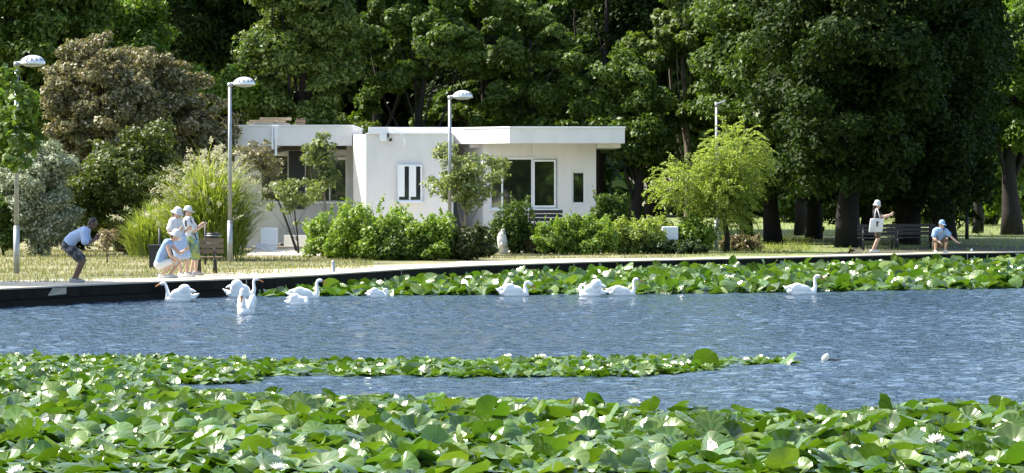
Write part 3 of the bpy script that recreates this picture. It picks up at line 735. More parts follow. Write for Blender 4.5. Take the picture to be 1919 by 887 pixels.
def person(loc, label, J, skin, rz=0.0, build=1.0, group='people watching the swans'):
    t = empty('person', loc, label, 'person', group, rz)
    J = {k: V(v) for k, v in J.items()}
    B = basis(J['look']); h = J['head']; u = B.col[2]; f = B.col[0]; l = B.col[1]
    P = [('e', h, (.092, .075, .115), B), ('e', h + f * .03 - u * .06, (.06, .055, .055), B),
         ('e', h + f * .098 - u * .012, (.018, .013, .022), B), ('e', h + f * .082 + u * .028, (.018, .05, .012), B),
         ('e', h + f * .085 - u * .055, (.014, .026, .012), B), ('e', h + l * .078 - u * .005, (.018, .012, .03), B), ('e', h - l * .078 - u * .005, (.018, .012, .03), B)]
    n = J['neck']; P.append(('c', [(h - u * .05 - f * .02, .052), (n, .055)]))
    sa = (J['sl'] - J['sr']); ax = sa.normalized(); pe = J['pelvis']; ha = (J['hl'] - J['hr']).normalized()
    mid = (J['sl'] + J['sr']) / 2; waist = J.get('waist', mid.lerp(pe, .62))
    for s in (-1, 1):
        P.append(('c', [(mid + ax * s * .09 * build, .088 * build), (waist + (ax + ha) * s * .035 * build, .092 * build), (pe + ha * s * .075 * build, .098 * build)]))
    P.append(('c', [(n, .06), (J['sl'].lerp(n, .25), .055)])); P.append(('c', [(n, .06), (J['sr'].lerp(n, .25), .055)]))
    for k in 'lr':
        P.append(('c', [(J['s' + k], .056 * build), (J['s' + k].lerp(J['e' + k], .45), .048 * build), (J['e' + k], .038), (J['e' + k].lerp(J['w' + k], .3), .039), (J['w' + k], .026)]))
        dw = J.get('t' + k, J['w' + k] + (J['w' + k] - J['e' + k]).normalized())
        P += hand_prims(J['w' + k], dw, J.get('c' + k, V((0, 0, -1))), 0, 1 if k == 'l' else -1)
        kn, an = J['k' + k], J['a' + k]; hp = J['h' + k]
        P.append(('c', [(hp, .088 * build), (hp.lerp(kn, .5), .074 * build), (kn, .054), (kn.lerp(an, .3), .054), (kn.lerp(an, .65), .042), (an, .034)]))
        tp = J['o' + k]; he = an - (V((tp.x, tp.y, 0)) - V((an.x, an.y, 0))).normalized() * .05; he.z = tp.z
        P.append(('c', [(an, .036), (he, .032)])); P.append(('c', [(he, .032), (an.lerp(tp, .6) - V((0, 0, .02)), .036), (tp, .026)])); P.append(('c', [(an, .034), (an.lerp(tp, .55), .033)]))
    blob('body', P, skin, t, .0085, 4)
    t['_'] = 0; del t['_']
    return t, J, B
def shirt(t, J, m, build=1.0, sleeve=.55, low=1.0, name='shirt', ex=.02):
    sa = (J['sl'] - J['sr']); ax = sa.normalized(); pe = J['pelvis']; ha = (J['hl'] - J['hr']).normalized(); mid = (J['sl'] + J['sr']) / 2
    waist = J.get('waist', mid.lerp(pe, .62)); n = J['neck']; P = []; pe2 = waist.lerp(pe, low)
    for s in (-1, 0, 1):
        P.append(('c', [(mid + ax * s * .09 * build, .092 * build + ex), (waist + (ax + ha) * s * .035 * build, .098 * build + ex), (pe2 + ha * s * .075 * build, .105 * build + ex)]))
    for k in 'lr':
        P.append(('c', [(n - V((0, 0, .035)), .062 + ex * .5), (J['s' + k], .06 * build + ex * .6)]))
        if sleeve: P.append(('c', [(J['s' + k], .062 * build + ex * .6), (J['s' + k].lerp(J['e' + k], sleeve), .060 * build + ex)]))
    return blob(name, P, m, t, .014, 5)
def shorts(t, J, m, build=1.0, leg=.8, name='shorts', ex=.022):
    pe = J['pelvis']; ha = (J['hl'] - J['hr']).normalized(); mid = (J['sl'] + J['sr']) / 2; up = (J.get('waist', mid.lerp(pe, .62)) - pe) * .45; P = []
    for s in (-1, 0, 1): P.append(('c', [(pe + up + ha * s * .06 * build, .098 * build + ex * .7), (pe + ha * s * .075 * build, .105 * build + ex)]))
    for k in 'lr':
        hp, kn = J['h' + k], J['k' + k]
        P.append(('c', [(hp, .094 * build + ex), (hp.lerp(kn, leg), .07 * build + ex * (1.0 if leg < .9 else .8))]))
    return blob(name, P, m, t, .014, 5)
def hat(t, J, B, m, brim=.15, name='sun_hat', peak=False, hh=.115):
    q = B; c = J['head'] + B.col[2] * .045; bm = bmesh.new()
    prof = [(brim, -.035), (brim * 1.0, -.025), (.105, .005), (.104, .02), (.098, .07), (.075, hh - .01), (.03, hh + .006), (.004, hh + .008)] if not peak else [(.103, -.012), (.104, .0), (.1, .04), (.085, .085), (.05, .112), (.004, .12)]
    lathe(bm, prof, (0, 0, 0), 24, 1.0, .92)
    if peak:
        v = [bm.verts.new(p) for p in ((.08, -.075, .0), (.17, -.05, -.018), (.19, 0, -.02), (.17, .05, -.018), (.08, .075, .0))]; v2 = [bm.verts.new(p.co + V((0, 0, .012))) for p in v]
        bm.faces.new(v); bm.faces.new(v2[::-1])
        for i in range(5): bm.faces.new((v[i], v[(i + 1) % 5], v2[(i + 1) % 5], v2[i]))
    for v in bm.verts: v.co = c + q @ v.co
    bmesh.ops.recalc_face_normals(bm, faces=bm.faces[:])
    return mobj(name, bm, m, t, True)
def hair(t, J, B, m, long=0.0):
    h = J['head']; f, l, u = B.col
    P = [('e', h - f * .018 + u * .02, (.092, .083, .105), B), ('e', h - f * .05 - u * .03, (.06, .075, .08), B)]
    if long: P.append(('c', [(h - f * .06 - u * .03, .06), (h - f * .07 - u * long, .045)]))
    return blob('hair', P, m, t, .011, 3)
def eyes(t, J, B):
    h = J['head']; f, l, u = B.col
    for s in (-1, 1): bm = bmesh.new(); ball(bm, h + f * .085 + l * s * .03 + u * .012, .009, seg=8); mobj('eye', bm, M['hair'], t, True)
def shoes(t, J, m):
    for k in 'lr':
        an, tp = J['a' + k], J['o' + k]; d = (V((tp.x, tp.y, 0)) - V((an.x, an.y, 0))).normalized(); he = V((an.x, an.y, .035)) - d * .055
        blob('shoe', [('c', [(he, .038), (V((an.x, an.y, .04)) + d * .06, .045), (V((tp.x, tp.y, .032)), .034)]), ('c', [(he + V((0, 0, .035)), .035), (V((an.x, an.y, .07)) + d * .04, .04)])], m, t, .012, 3)
def phone_at(p, q, label):
    bm = bmesh.new(); box(bm, -.038, .038, -.005, .005, -.078, .078, .003); o = mobj('phone', bm, M['phone']); o.location = p; o.rotation_euler = q
    return tag(o, label, 'phone', 'phones held up to film the swans')

# 1 bent man, facing along +x
def bent_man():
    p = G(139, 530)
    J = dict(head=(.42, .0, 1.325), look=(.85, -.12, -.45), neck=(.30, .0, 1.20), sl=(.225, .17, 1.13), sr=(.235, -.17, 1.13), waist=(-.02, 0, 1.0), pelvis=(-.15, 0, .84), hl=(-.13, .09, .80), hr=(-.13, -.09, .80),
             kl=(.20, .12, .50), kr=(.17, -.10, .49), al=(.03, .12, .085), ar=(-.01, -.10, .085), ol=(.19, .14, .03), Or=(0, 0, 0), el=(.29, .22, .87), er=(.28, -.22, .86), wl=(.47, .07, .97), wr=(.46, -.07, .96), tl=(.55, .03, 1.06), tr=(.54, -.03, 1.06), cl=(.1, -1, .2), cr=(.1, 1, .2))
    J['or'] = (.16, -.11, .03); del J['Or']
    t, J, B = person(p, 'person bent forward in a pale blue shirt and dark shorts, filming from the quay', J, M['skin_shaded'])
    shirt(t, J, M['cloth_pale'], 1.08, .75, .55, ex=.03); shorts(t, J, M['cloth_dark'], 1.0, .82, ex=.035); hair(t, J, B, M['hair']); eyes(t, J, B); shoes(t, J, M['shoe'])
    phone_at(p + V((.545, 0, 1.07)), (R(-15), 0, R(90)), 'black phone in the hands of the bent person in dark shorts')
bent_man()
# 2 crouching woman
def crouch_woman():
    p = G(309, 522)
    J = dict(head=(.245, -.02, .99), look=(.9, -.25, -.35), neck=(.155, 0, .87), sl=(.09, .15, .82), sr=(.06, -.16, .82), waist=(-.06, 0, .56), pelvis=(-.13, 0, .33), hl=(-.10, .09, .31), hr=(-.10, -.09, .31),
             kl=(.33, .16, .40), kr=(.23, -.13, .41), al=(.10, .14, .085), ar=(-.06, -.12, .085), ol=(.27, .17, .028), el=(.33, .20, .58), er=(.15, -.22, .53), wl=(.47, .05, .66), wr=(.36, -.17, .42), tl=(.54, .0, .72), tr=(.46, -.14, .37), cl=(.3, -1, .2), cr=(0, 0, -1))
    J['or'] = (.12, -.14, .028)
    t, J, B = person(p, 'person crouching low in a white bucket hat, blue sleeveless top and white shorts', J, M['skin_fair'])
    shirt(t, J, M['cloth_blue'], .98, 0, .75, 'top'); shorts(t, J, M['cloth_white'], 1.0, .72); hair(t, J, B, M['hair_brown']); eyes(t, J, B); shoes(t, J, M['shoe_white'])
    hat(t, J, B, M['cloth_white'], .165)
    phone_at(p + V((.59, -.03, .78)), (R(-10), R(18), R(75)), 'black phone held low by the crouching person in white shorts')
crouch_woman()
# 3 woman in bucket hat, standing behind
def bucket_woman():
    p = G(342, 519.5)
    J = dict(head=(-.13, 0, 1.50), look=(.8, -.45, -.35), neck=(-.15, 0, 1.36), sl=(-.08, .15, 1.30), sr=(-.24, -.12, 1.30), waist=(-.12, 0, 1.05), pelvis=(-.08, 0, .84), hl=(-.03, .09, .80), hr=(-.12, -.08, .80),
             kl=(.10, .08, .46), kr=(-.08, -.07, .46), al=(.10, .09, .085), ar=(-.03, -.09, .085), ol=(.27, .04, .03), el=(-.02, .18, 1.04), er=(-.30, -.2, 1.05), wl=(.13, -.02, 1.12), wr=(-.07, -.24, 1.10), tl=(.2, -.06, 1.2), tr=(.02, -.2, 1.17), cl=(.2, -1, .2), cr=(.2, .8, .2))
    J['or'] = (.13, -.16, .03)
    t, J, B = person(p, 'person standing in a white bucket hat, white shirt and pale blue skirt', J, M['skin_fair'])
    shirt(t, J, M['cloth_white'], 1.0, .62, .6, ex=.03)
    P = []
    for s in (-1, 0, 1): P.append(('c', [(J['pelvis'] + V((s * .05, s * .05, .12)), .12), (J['pelvis'] + V((s * .07 + .01, s * .07, -.1)), .13), (V((.0 + s * .08, s * .08, .52)), .115)]))
    blob('skirt', P, M['cloth_pale'], t, .014, 5)
    hair(t, J, B, M['hair_brown'], .16); eyes(t, J, B); shoes(t, J, M['shoe_white']); hat(t, J, B, M['cloth_white'], .165)
    phone_at(p + V((.10, -.22, 1.27)), (R(-10), 0, R(60)), 'black phone raised by the standing person in the white bucket hat')
bucket_woman()
# 4 woman in peaked cap
def cap_woman():
    p = G(366, 516.5)
    J = dict(head=(-.19, 0, 1.52), look=(.95, -.2, -.2), neck=(-.19, 0, 1.38), sl=(-.14, .14, 1.31), sr=(-.19, -.15, 1.31), waist=(-.13, 0, 1.06), pelvis=(-.08, 0, .83), hl=(-.05, .09, .79), hr=(-.09, -.08, .79),
             kl=(-.02, .09, .46), kr=(.03, -.08, .46), al=(-.12, .1, .085), ar=(.02, -.07, .085), ol=(.04, .1, .03), el=(.0, .2, 1.10), er=(-.02, -.2, 1.06), wl=(.16, .06, 1.25), wr=(.14, -.10, 1.16), tl=(.24, .0, 1.28), tr=(.22, -.06, 1.2), cl=(.3, 0, -1), cr=(.3, .2, -1))
    J['or'] = (.18, -.08, .03)
    t, J, B = person(p, 'person in a white peaked cap and white top with green patterned shorts, arm held out', J, M['skin_fair'])
    shirt(t, J, M['cloth_white'], .98, .7, .4, ex=.028); shorts(t, J, M['cloth_olive'], 1.08, 1.0, 'long_shorts', .04)
    P = []
    for s in (-1, 1): P.append(('c', [(J['pelvis'] + V((.02, s * .06, .16)), .13), (J['pelvis'] + V((.03, s * .08, -.02)), .135)]))
    blob('jacket', P, M['cloth_teal'], t, .014, 4)
    hair(t, J, B, M['hair'], .1); eyes(t, J, B); shoes(t, J, M['shoe']); hat(t, J, B, M['cloth_white'], peak=True, name='cap')
    bm = bmesh.new(); tube(bm, [(-.10, -.17, 1.40), (-.05, -.20, 1.2), (.0, -.19, 1.0), (.05, -.15, .86)], .014, 6); mobj('bag_strap', bm, M['cloth_black'], t, True)
    phone_at(p + V((.22, -.02, 1.3)), (R(-20), R(10), R(80)), 'phone held out by the person in the white peaked cap')
cap_woman()
# 5 far woman with tote bag
def tote_woman():
    p = G(1637, 474)
    J = dict(head=(.11, 0, 1.50), look=(1, -.1, -.15), neck=(.085, 0, 1.36), sl=(.09, .15, 1.30), sr=(.07, -.15, 1.30), waist=(.10, 0, 1.05), pelvis=(.12, 0, .86), hl=(.13, .08, .82), hr=(.12, -.08, .82),
             kl=(.17, .08, .46), kr=(.13, -.07, .45), al=(.03, .09, .085), ar=(-.04, -.07, .085), ol=(.19, .1, .03), el=(.33, .18, 1.16), er=(.30, -.2, 1.13), wl=(.55, .06, 1.22), wr=(.53, -.10, 1.2), tl=(.62, .02, 1.27), tr=(.6, -.05, 1.25), cl=(.2, -1, .2), cr=(.2, 1, .2))
    J['or'] = (.12, -.08, .03)
    t, J, B = person(p, 'person standing in a white hat, black top and brown shorts with arms stretched out', J, M['skin_fair'])
    shirt(t, J, M['cloth_black'], .95, .4, .5, 'top'); shorts(t, J, M['cloth_brown'], .98, .75); hair(t, J, B, M['hair'], .14); eyes(t, J, B); shoes(t, J, M['shoe_white']); hat(t, J, B, M['cloth_white'], .135, hh=.14)
    b = empty('tote_bag', p + V((.06, -.30, .66)), 'large white tote bag with a dark motif hanging from a shoulder', 'bag')
    bm = bmesh.new(); box(bm, -.22, .21, -.055, .055, 0, .44, .025)
    for v in bm.verts: v.co.x += (v.co.z - .2) * .12
    mobj('bag_body', bm, M['cloth_white'], b, True)
    bm = bmesh.new()
    for pts in ([(-.06, -.06, .42), (-.04, .0, .62), (.0, .11, .74), (.02, .17, .735)], [(.12, -.06, .42), (.07, .0, .62), (.04, .11, .745), (.03, .17, .74)]): tube(bm, pts, .014, 6)
    mobj('handle', bm, M['cloth_white'], b, True)
    bm = bmesh.new(); cs = [(-.02, .33), (.05, .36), (.09, .31), (.04, .28), (.05, .2), (.0, .16), (-.01, .25)]
    f_ = bm.faces.new([bm.verts.new((x, -.059, z)) for x, z in cs]); bm.normal_update(); mobj('motif', bm, M['cloth_brown'], b)
    phone_at(p + V((.63, -.02, 1.29)), (R(-10), 0, R(85)), 'phone at the end of the outstretched arms of the person in black')
tote_woman()
# 6 far crouching man
def crouch_man():
    p = G(1760, 474.5)
    J = dict(head=(.075, -.05, .90), look=(.55, -.8, -.25), neck=(.05, 0, .77), sl=(.21, .02, .71), sr=(-.14, -.02, .71), waist=(.02, .1, .47), pelvis=(.0, .2, .27), hl=(.10, .16, .27), hr=(-.09, .16, .27),
             kl=(.22, -.14, .46), kr=(-.14, -.2, .43), al=(.19, .02, .085), ar=(-.13, -.05, .085), ol=(.25, -.12, .03), el=(.36, -.1, .52), er=(-.19, -.14, .46), wl=(.54, -.2, .36), wr=(-.03, -.25, .36), tl=(.63, -.24, .32), tr=(.05, -.27, .30), cl=(.3, -.2, 1), cr=(0, 0, -1))
    J['or'] = (-.12, -.21, .03)
    t, J, B = person(p, 'person crouching on the far quay in blue cap and shirt, one hand held out', J, M['skin_fair'])
    shirt(t, J, M['cloth_sky'], 1.02, .6, .8, ex=.028); shorts(t, J, M['cloth_brown'], 1.0, .85, ex=.03); hair(t, J, B, M['hair']); eyes(t, J, B); shoes(t, J, M['shoe_white']); hat(t, J, B, M['cloth_sky'], peak=True, name='cap')
    bm = bmesh.new(); tube(bm, [(.17, -.1, .80), (.06, -.16, .66), (-.08, -.13, .52), (-.14, -.02, .45)], .017, 6); mobj('bag_strap', bm, M['cloth_dark'], t, True)
crouch_man()

# ================================================================== swans
M['swan'] = mat('swan_white', (0.93, 0.925, 0.90), .7, noise=.2, col2=(.88, .875, .85), nscale=14, bump=.18)
M['bill'] = mat('orange_bill', (0.60, 0.20, 0.05), .45)
M['knob'] = mat('black_knob', (0.015, 0.015, 0.015), .45)
def swan(px, py, rz, label, neck='up', wing=.0, tail=.12, scale=1.0, puff=0.0):
    Y = GY(py, 0.0); t = empty('swan', (PX(px, Y), Y, 0), label, 'swan', 'mute swans on the lake', rz)
    s = scale
    P = [('e', (0, 0, .07), (.34, .175, .15)), ('e', (.22, 0, .06), (.17, .135, .12)), ('e', (-.20, 0, .11), (.22, .13, .11)), ('c', [((-.3, 0, .11), .085), ((-.42, 0, .12 + tail * .5), .05), ((-.50, 0, .12 + tail), .014)])]
    for k in (-1, 1):                                        # folded wings with raised tertials
        P += [('e', (-.03, k * .115, .155 + wing * .3), (.27, .065, .10 + wing * .35), Matrix.Rotation(R(6), 3, 'Y')), ('c', [((-.12, k * .10, .2 + wing * .5), .075), ((-.30, k * .07, .19 + wing * .6), .05), ((-.41, k * .03, .19 + wing * .45), .018)]),
              ('e', (-.12, k * .12, .19 + wing * .8), (.15, .05 + puff, .07 + wing * .4))]
    if neck == 'up': N = [(.26, .08), (.33, .14), (.36, .24), (.345, .35), (.34, .44), (.375, .50), (.43, .51)]
    elif neck == 'back': N = [(.24, .10), (.30, .17), (.31, .26), (.335, .35), (.36, .43), (.395, .475), (.45, .475)]
    elif neck == 'bow': N = [(.25, .08), (.31, .13), (.30, .22), (.28, .30), (.31, .375), (.38, .39), (.44, .34)]
    elif neck == 'arch': N = [(.25, .1), (.31, .2), (.31, .34), (.33, .46), (.37, .53), (.43, .52), (.46, .45)]
    elif neck == 'tuck': N = [(.24, .09), (.34, .16), (.37, .25), (.33, .32), (.25, .32), (.22, .25), (.25, .2)]
    elif neck == 'sleep': N = [(.25, .09), (.32, .15), (.30, .235), (.22, .26), (.13, .25), (.06, .235), (.0, .225)]
    elif neck == 'preen': N = [(.25, .09), (.34, .16), (.38, .26), (.33, .345), (.24, .34), (.20, .26), (.23, .18)]
    rr = [.085, .068, .048, .041, .039, .042, .046]
    P.append(('c', [((x, 0, z), r_) for (x, z), r_ in zip(N, rr)]))
    h = V((N[-1][0], 0, N[-1][1])); d = (h - V((N[-2][0], 0, N[-2][1]))).normalized()
    if neck in ('up', 'back'): d = V((.92, 0, -.38))
    if neck == 'preen': d = V((.1, 0, -1))
    P.append(('e', h + d * .02, (.062, .041, .044), basis(d) if abs(d.z) < .95 else Matrix.Rotation(R(90), 3, 'Y')))
    blob('body', P, M['swan'], t, .013, 4)
    u = V((-d.z, 0, d.x)) if d.x > -.2 else V((d.z, 0, -d.x))
    blob('bill', [('c', [(h + d * .07, .030), (h + d * .12 - u * .004, .021), (h + d * .19 - u * .012, .016)])], M['bill'], t, .008, 2)
    bm = bmesh.new(); ball(bm, h + d * .076 + u * .022, .016, seg=10); mobj('knob', bm, M['knob'], t, True)
    for k in (-1, 1):
        bm = bmesh.new(); tube(bm, [h + d * .045 + V((0, k * .034, 0)) + u * .006, h + d * .09 + V((0, k * .02, 0))], [.013, .006], 8); mobj('eye_patch', bm, M['knob'], t, True)
    t.scale = (s, s, s)
    return t
swan(337, 566, R(180), 'white swan with ruffled wings by the quay under the crouching person, neck leaning back', 'back', .16, .10, .86, .03)
swan(452, 558, R(0), 'white swan with humped raised wings close to the quay, behind another swan facing the lens', 'up', .20, .12, .84, .03)
swan(461, 590, R(-97), 'white swan seen chest on with arched neck, nearest of all swans', 'arch', .14, .1, .95, .03)
swan(570, 561, R(2), 'white swan with tall straight neck behind a swan that has its head tucked', 'up', .06, .06, .84)
swan(559, 572, R(-8), 'white swan with its head curled onto its breast, partly covering a tall necked swan', 'sleep', .12, .02, .62, .02)
swan(708, 558, R(8), 'small looking white swan preening with its neck in a loop, alone before the lily bed', 'tuck', .10, .05, .60)
swan(964, 556, R(0), 'white swan with bowed neck below the pavilion corner, bill pointing down', 'bow', .08, .10, .86)
swan(1110, 556, R(168), 'white swan doubled over preening, neck arched down to its flank', 'preen', .22, .02, .78, .04)
swan(1166, 555, R(0), 'white swan with upright neck just beyond the preening swan', 'up', .05, .10, .78)
swan(1503, 553, R(0), 'white swan with upright neck alone far from the other swans, before open lily bed', 'up', .05, .12, .88)
# ================================================================== foliage materials
L = {}
L['mid'] = leaf_mat('leaf_mid_green', [(.035, .072, .013), (.06, .12, .02), (.10, .17, .03)], .3, .5, .3)
L['deep'] = leaf_mat('leaf_deep_green', [(.018, .042, .012), (.03, .065, .016), (.055, .10, .022)], .3)
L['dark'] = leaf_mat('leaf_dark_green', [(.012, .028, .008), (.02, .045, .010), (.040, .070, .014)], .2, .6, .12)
L['bright'] = leaf_mat('leaf_bright_green', [(.06, .13, .015), (.09, .18, .02), (.14, .24, .035)], .4)
L['hedge'] = leaf_mat('leaf_hedge', [(.09, .175, .025), (.15, .26, .045), (.23, .35, .07)], .4)
L['ivy'] = leaf_mat('leaf_ivy', [(.04, .085, .016), (.08, .14, .026), (.14, .20, .05)], .35)
L['brown'] = leaf_mat('leaf_bronze', [(.15, .135, .07), (.24, .20, .115), (.11, .14, .05), (.16, .185, .065), (.42, .36, .27)], .25, tcol=(1.15, 1.1, .6))
L['silver'] = leaf_mat('leaf_silver', [(.15, .17, .10), (.31, .33, .22), (.50, .52, .40)], .25, tcol=(1, 1.2, .8))
L['yellow'] = leaf_mat('leaf_yellow_green', [(.11, .18, .045), (.19, .28, .075), (.32, .40, .15)], .45)
L['grey'] = leaf_mat('leaf_grey_green', [(.08, .13, .055), (.15, .21, .09), (.25, .31, .15)], .35)
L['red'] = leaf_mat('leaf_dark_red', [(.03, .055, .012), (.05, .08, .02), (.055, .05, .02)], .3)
L['reed'] = leaf_mat('reed_leaf', [(.12, .20, .03), (.22, .30, .06), (.36, .40, .14)], .35)
L['plume'] = leaf_mat('reed_plume', [(.42, .40, .27), (.55, .54, .40)], .4, tcol=(1.1, 1.1, .9))
L['straw'] = leaf_mat('grass_straw', [(.09, .13, .03), (.20, .19, .085), (.29, .26, .15), (.13, .17, .05)], .3)
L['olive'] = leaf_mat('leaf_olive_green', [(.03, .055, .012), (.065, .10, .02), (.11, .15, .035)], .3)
L['dry'] = leaf_mat('leaf_dry', [(.18, .14, .08), (.30, .25, .15), (.12, .15, .05)], .3, tcol=(1.2, 1.1, .7))
L['lawn'] = leaf_mat('grass_lawn', [(.12, .20, .035), (.23, .30, .07), (.36, .38, .15)], .35)

def gx(px, Y, z=GZ): return (PX(px, Y), Y, z)
def SH(px, base, wpx, top, label, lm='hedge', cat='shrub', name='shrub', dens=1.0, leaf=.055, group='shrubs round the pavilion', cr=None, dfrac=.9, stem='bark', inner=.35, z0=.3, up=.4):
    Y = GY(base); k = Y / F; w = wpx * k * 1.22; h = (base - top) * k
    cr = cr or max(.13, min(.32, .2 * min(w, h)))
    n = int(min(140, 2.2 * dens * (w * h) / (cr * cr)))
    return shrub(name, label, gx(px, Y), w, w * dfrac if w < 2.5 else 2.2, h, n, cr, 150 * dens, leaf, L[lm], M[stem], cat, group, up, z0, None, inner)
# hedge of separate shrubs before the pavilion, from the white low wall to the fence
hg = 'hedge shrubs before the pavilion'
SH(622, 484, 86, 398, 'bright green shrub at the hedge end beside the low white wall', group=hg)
SH(700, 487, 120, 384, 'large spiky topped bright green shrub before the angled mid wall', group=hg, dens=1.1)
SH(758, 488, 90, 424, 'low deep green shrub filling the gap between two taller hedge shrubs', 'mid', group=hg)
SH(812, 488, 96, 402, 'rounded bright green shrub at the foot of the lamp before the mid wall', group=hg)
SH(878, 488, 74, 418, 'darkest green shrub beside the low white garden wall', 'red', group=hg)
SH(968, 476, 74, 378, 'upright mid green shrub growing just past the standing stone', 'mid', group=hg)
SH(1008, 476, 40, 432, 'dry tan shrub between green hedge shrubs under the bench', 'dry', group=hg, leaf=.04)
SH(1048, 477, 84, 412, 'bright green shrub below the bench and wide window', group=hg)
SH(1102, 477, 92, 404, 'light green bushy shrub below the small window', group=hg)
SH(1140, 473, 60, 362, 'tall feathery shrub standing against the last corner of the pavilion', 'mid', group=hg, cr=.2)
SH(1190, 476, 86, 404, 'yellow green shrub in front of the fence nearest the pavilion', 'yellow', group=hg, leaf=.05)
SH(1236, 474, 60, 408, 'thin yellow green shrub growing up the fence beside the white box', 'yellow', group=hg, leaf=.05)
SH(1302, 474, 56, 404, 'bright green shrub on the far side of the white box', group=hg)
SH(1262, 476, 110, 452, 'low dark ground shrub under the white box', 'deep', group=hg)
SH(1392, 471, 70, 440, 'dry grassy weeds at the foot of the drooping tree', 'dry', group=hg, leaf=.045, dens=.6)
SH(905, 483, 34, 440, 'small dark bush squeezed between the white block and the darkest shrub', 'red', group=hg)

SH(655, 486, 70, 428, 'low bright shrub squeezed between the hedge end and the spiky topped shrub', group=hg)
SH(845, 486, 60, 440, 'low mid green shrub joining the rounded shrub and the darkest shrub', 'mid', group=hg)
SH(1160, 475, 50, 422, 'small bright shrub under the tall feathery one', group=hg)
# young trees before the pavilion
def SMALL(px, base, top, crown, label, lm, n, cr, per, leaf, r0, stem='bark', cat='tree', lean=0.0, Y=None, name='young_tree', inner=.1, fork=.3):
    """crown: (px centre x, px centre y, half width px, half height px)"""
    Y = Y or GY(base); k = Y / F; cx, cy, hw, hh = crown
    return tree(name, label, cat, gx(px, Y), (base - top) * k, r0, ((base - cy) * k, hw * k - cr * .6, hw * k * .8, hh * k - cr * .6), (n, cr), per, leaf, L[lm], M[stem], 'small trees by the pavilion', 9, ((cx - px) * k, 0), fork, -1, inner, .35)
SMALL(612, 480, 238, (606, 308, 40, 80), 'slender young tree with sparse narrow crown before the left pavilion window', 'grey', 30, .2, 100, .065, .05, 'pale_bark', inner=.05)
SMALL(560, 478, 340, (548, 372, 62, 66), 'sparse twiggy sapling with grey green leaves under the pavilion awning', 'grey', 22, .18, 70, .06, .035, inner=.2)
SMALL(873, 478, 262, (866, 334, 90, 74), 'small round crowned tree with mottled pale trunk before the chamfered wall', 'grey', 52, .26, 110, .065, .07, 'pale_bark', inner=.25)
SMALL(560, 474, 262, (488, 300, 50, 55), 'reddish brown bough spreading over the dark left end of the eaves', 'brown', 20, .22, 90, .06, .045, inner=.1, fork=.5)

# drooping yellow green tree made of long leafy sprays
def spray_tree(name, label, loc, trunk_top, lobes, seglen, nseg, lw, lm, r0, group=None, droop=.22, cat='tree', stem='bark'):
    t = empty(name, loc, label, cat, group); Cc, Nn, Ss = [], [], []; ends = []
    for c, r, i in [(q[:3], q[3:6], i) for q in lobes for i in range(q[6])]:
        d = norm(rng.normal(size=(1, 3)))[0]; p = np.array(c) + d * np.array(r) * rng.random() ** .35 * .85
        v = np.array([d[0] * .8, d[1] * .8, .45 + .4 * d[2]]) + rng.normal(size=3) * .25; v /= np.linalg.norm(v)
        if i % 9 == 0: ends.append(p.copy())
        for k in range(nseg):
            p = p + v * seglen; v = v + np.array([0, 0, -droop]); v /= np.linalg.norm(v)
            sd = np.cross(v, [0, 0, 1.0]); sd /= max(1e-6, np.linalg.norm(sd))
            for s in (-1, 1):
                for q in (0, .5):
                    Cc.append(p + sd * s * lw * .8 + v * seglen * q + rng.normal(size=3) * lw * .2); Nn.append(np.array([0, 0, 1.0]) + rng.normal(size=3) * .5); Ss.append(lw * rng.uniform(.7, 1.2))
    leaves('crown', np.array(Cc), np.array(Nn), np.array(Ss), L[lm], t, .42)
    bm = bmesh.new(); top = Vector(trunk_top)
    tube(bm, [(0, 0, -.1), top * .35 + Vector((.06, 0, 0)), top * .7, top], [r0 * 1.2, r0, r0 * .8, r0 * .55], 10)
    for e in random.sample(ends, min(14, len(ends))): limb(bm, top * random.uniform(.6, 1), e, r0 * .35, r0 * .06)
    mobj('trunk', bm, M[stem], t, True); return t
Ya = GY(473); ka = Ya / F
spray_tree('weeping_tree', 'yellow green weeping tree with feathery drooping sprays behind the slim lamp', gx(1362, Ya), (-.12, 0, 1.5), [((1378 - 1362) * ka, 0, 3.0, 1.1, 1.2, 1.1, 290), ((1290 - 1362) * ka, -.2, 2.15, 1.25, 1.2, .7, 210), ((1350 - 1362) * ka, -.5, 1.9, 1.1, .9, .6, 140), ((1350 - 1362) * ka, -.1, 1.15, 1.0, .9, .5, 130)], .085, 8, .055, 'yellow', .09)

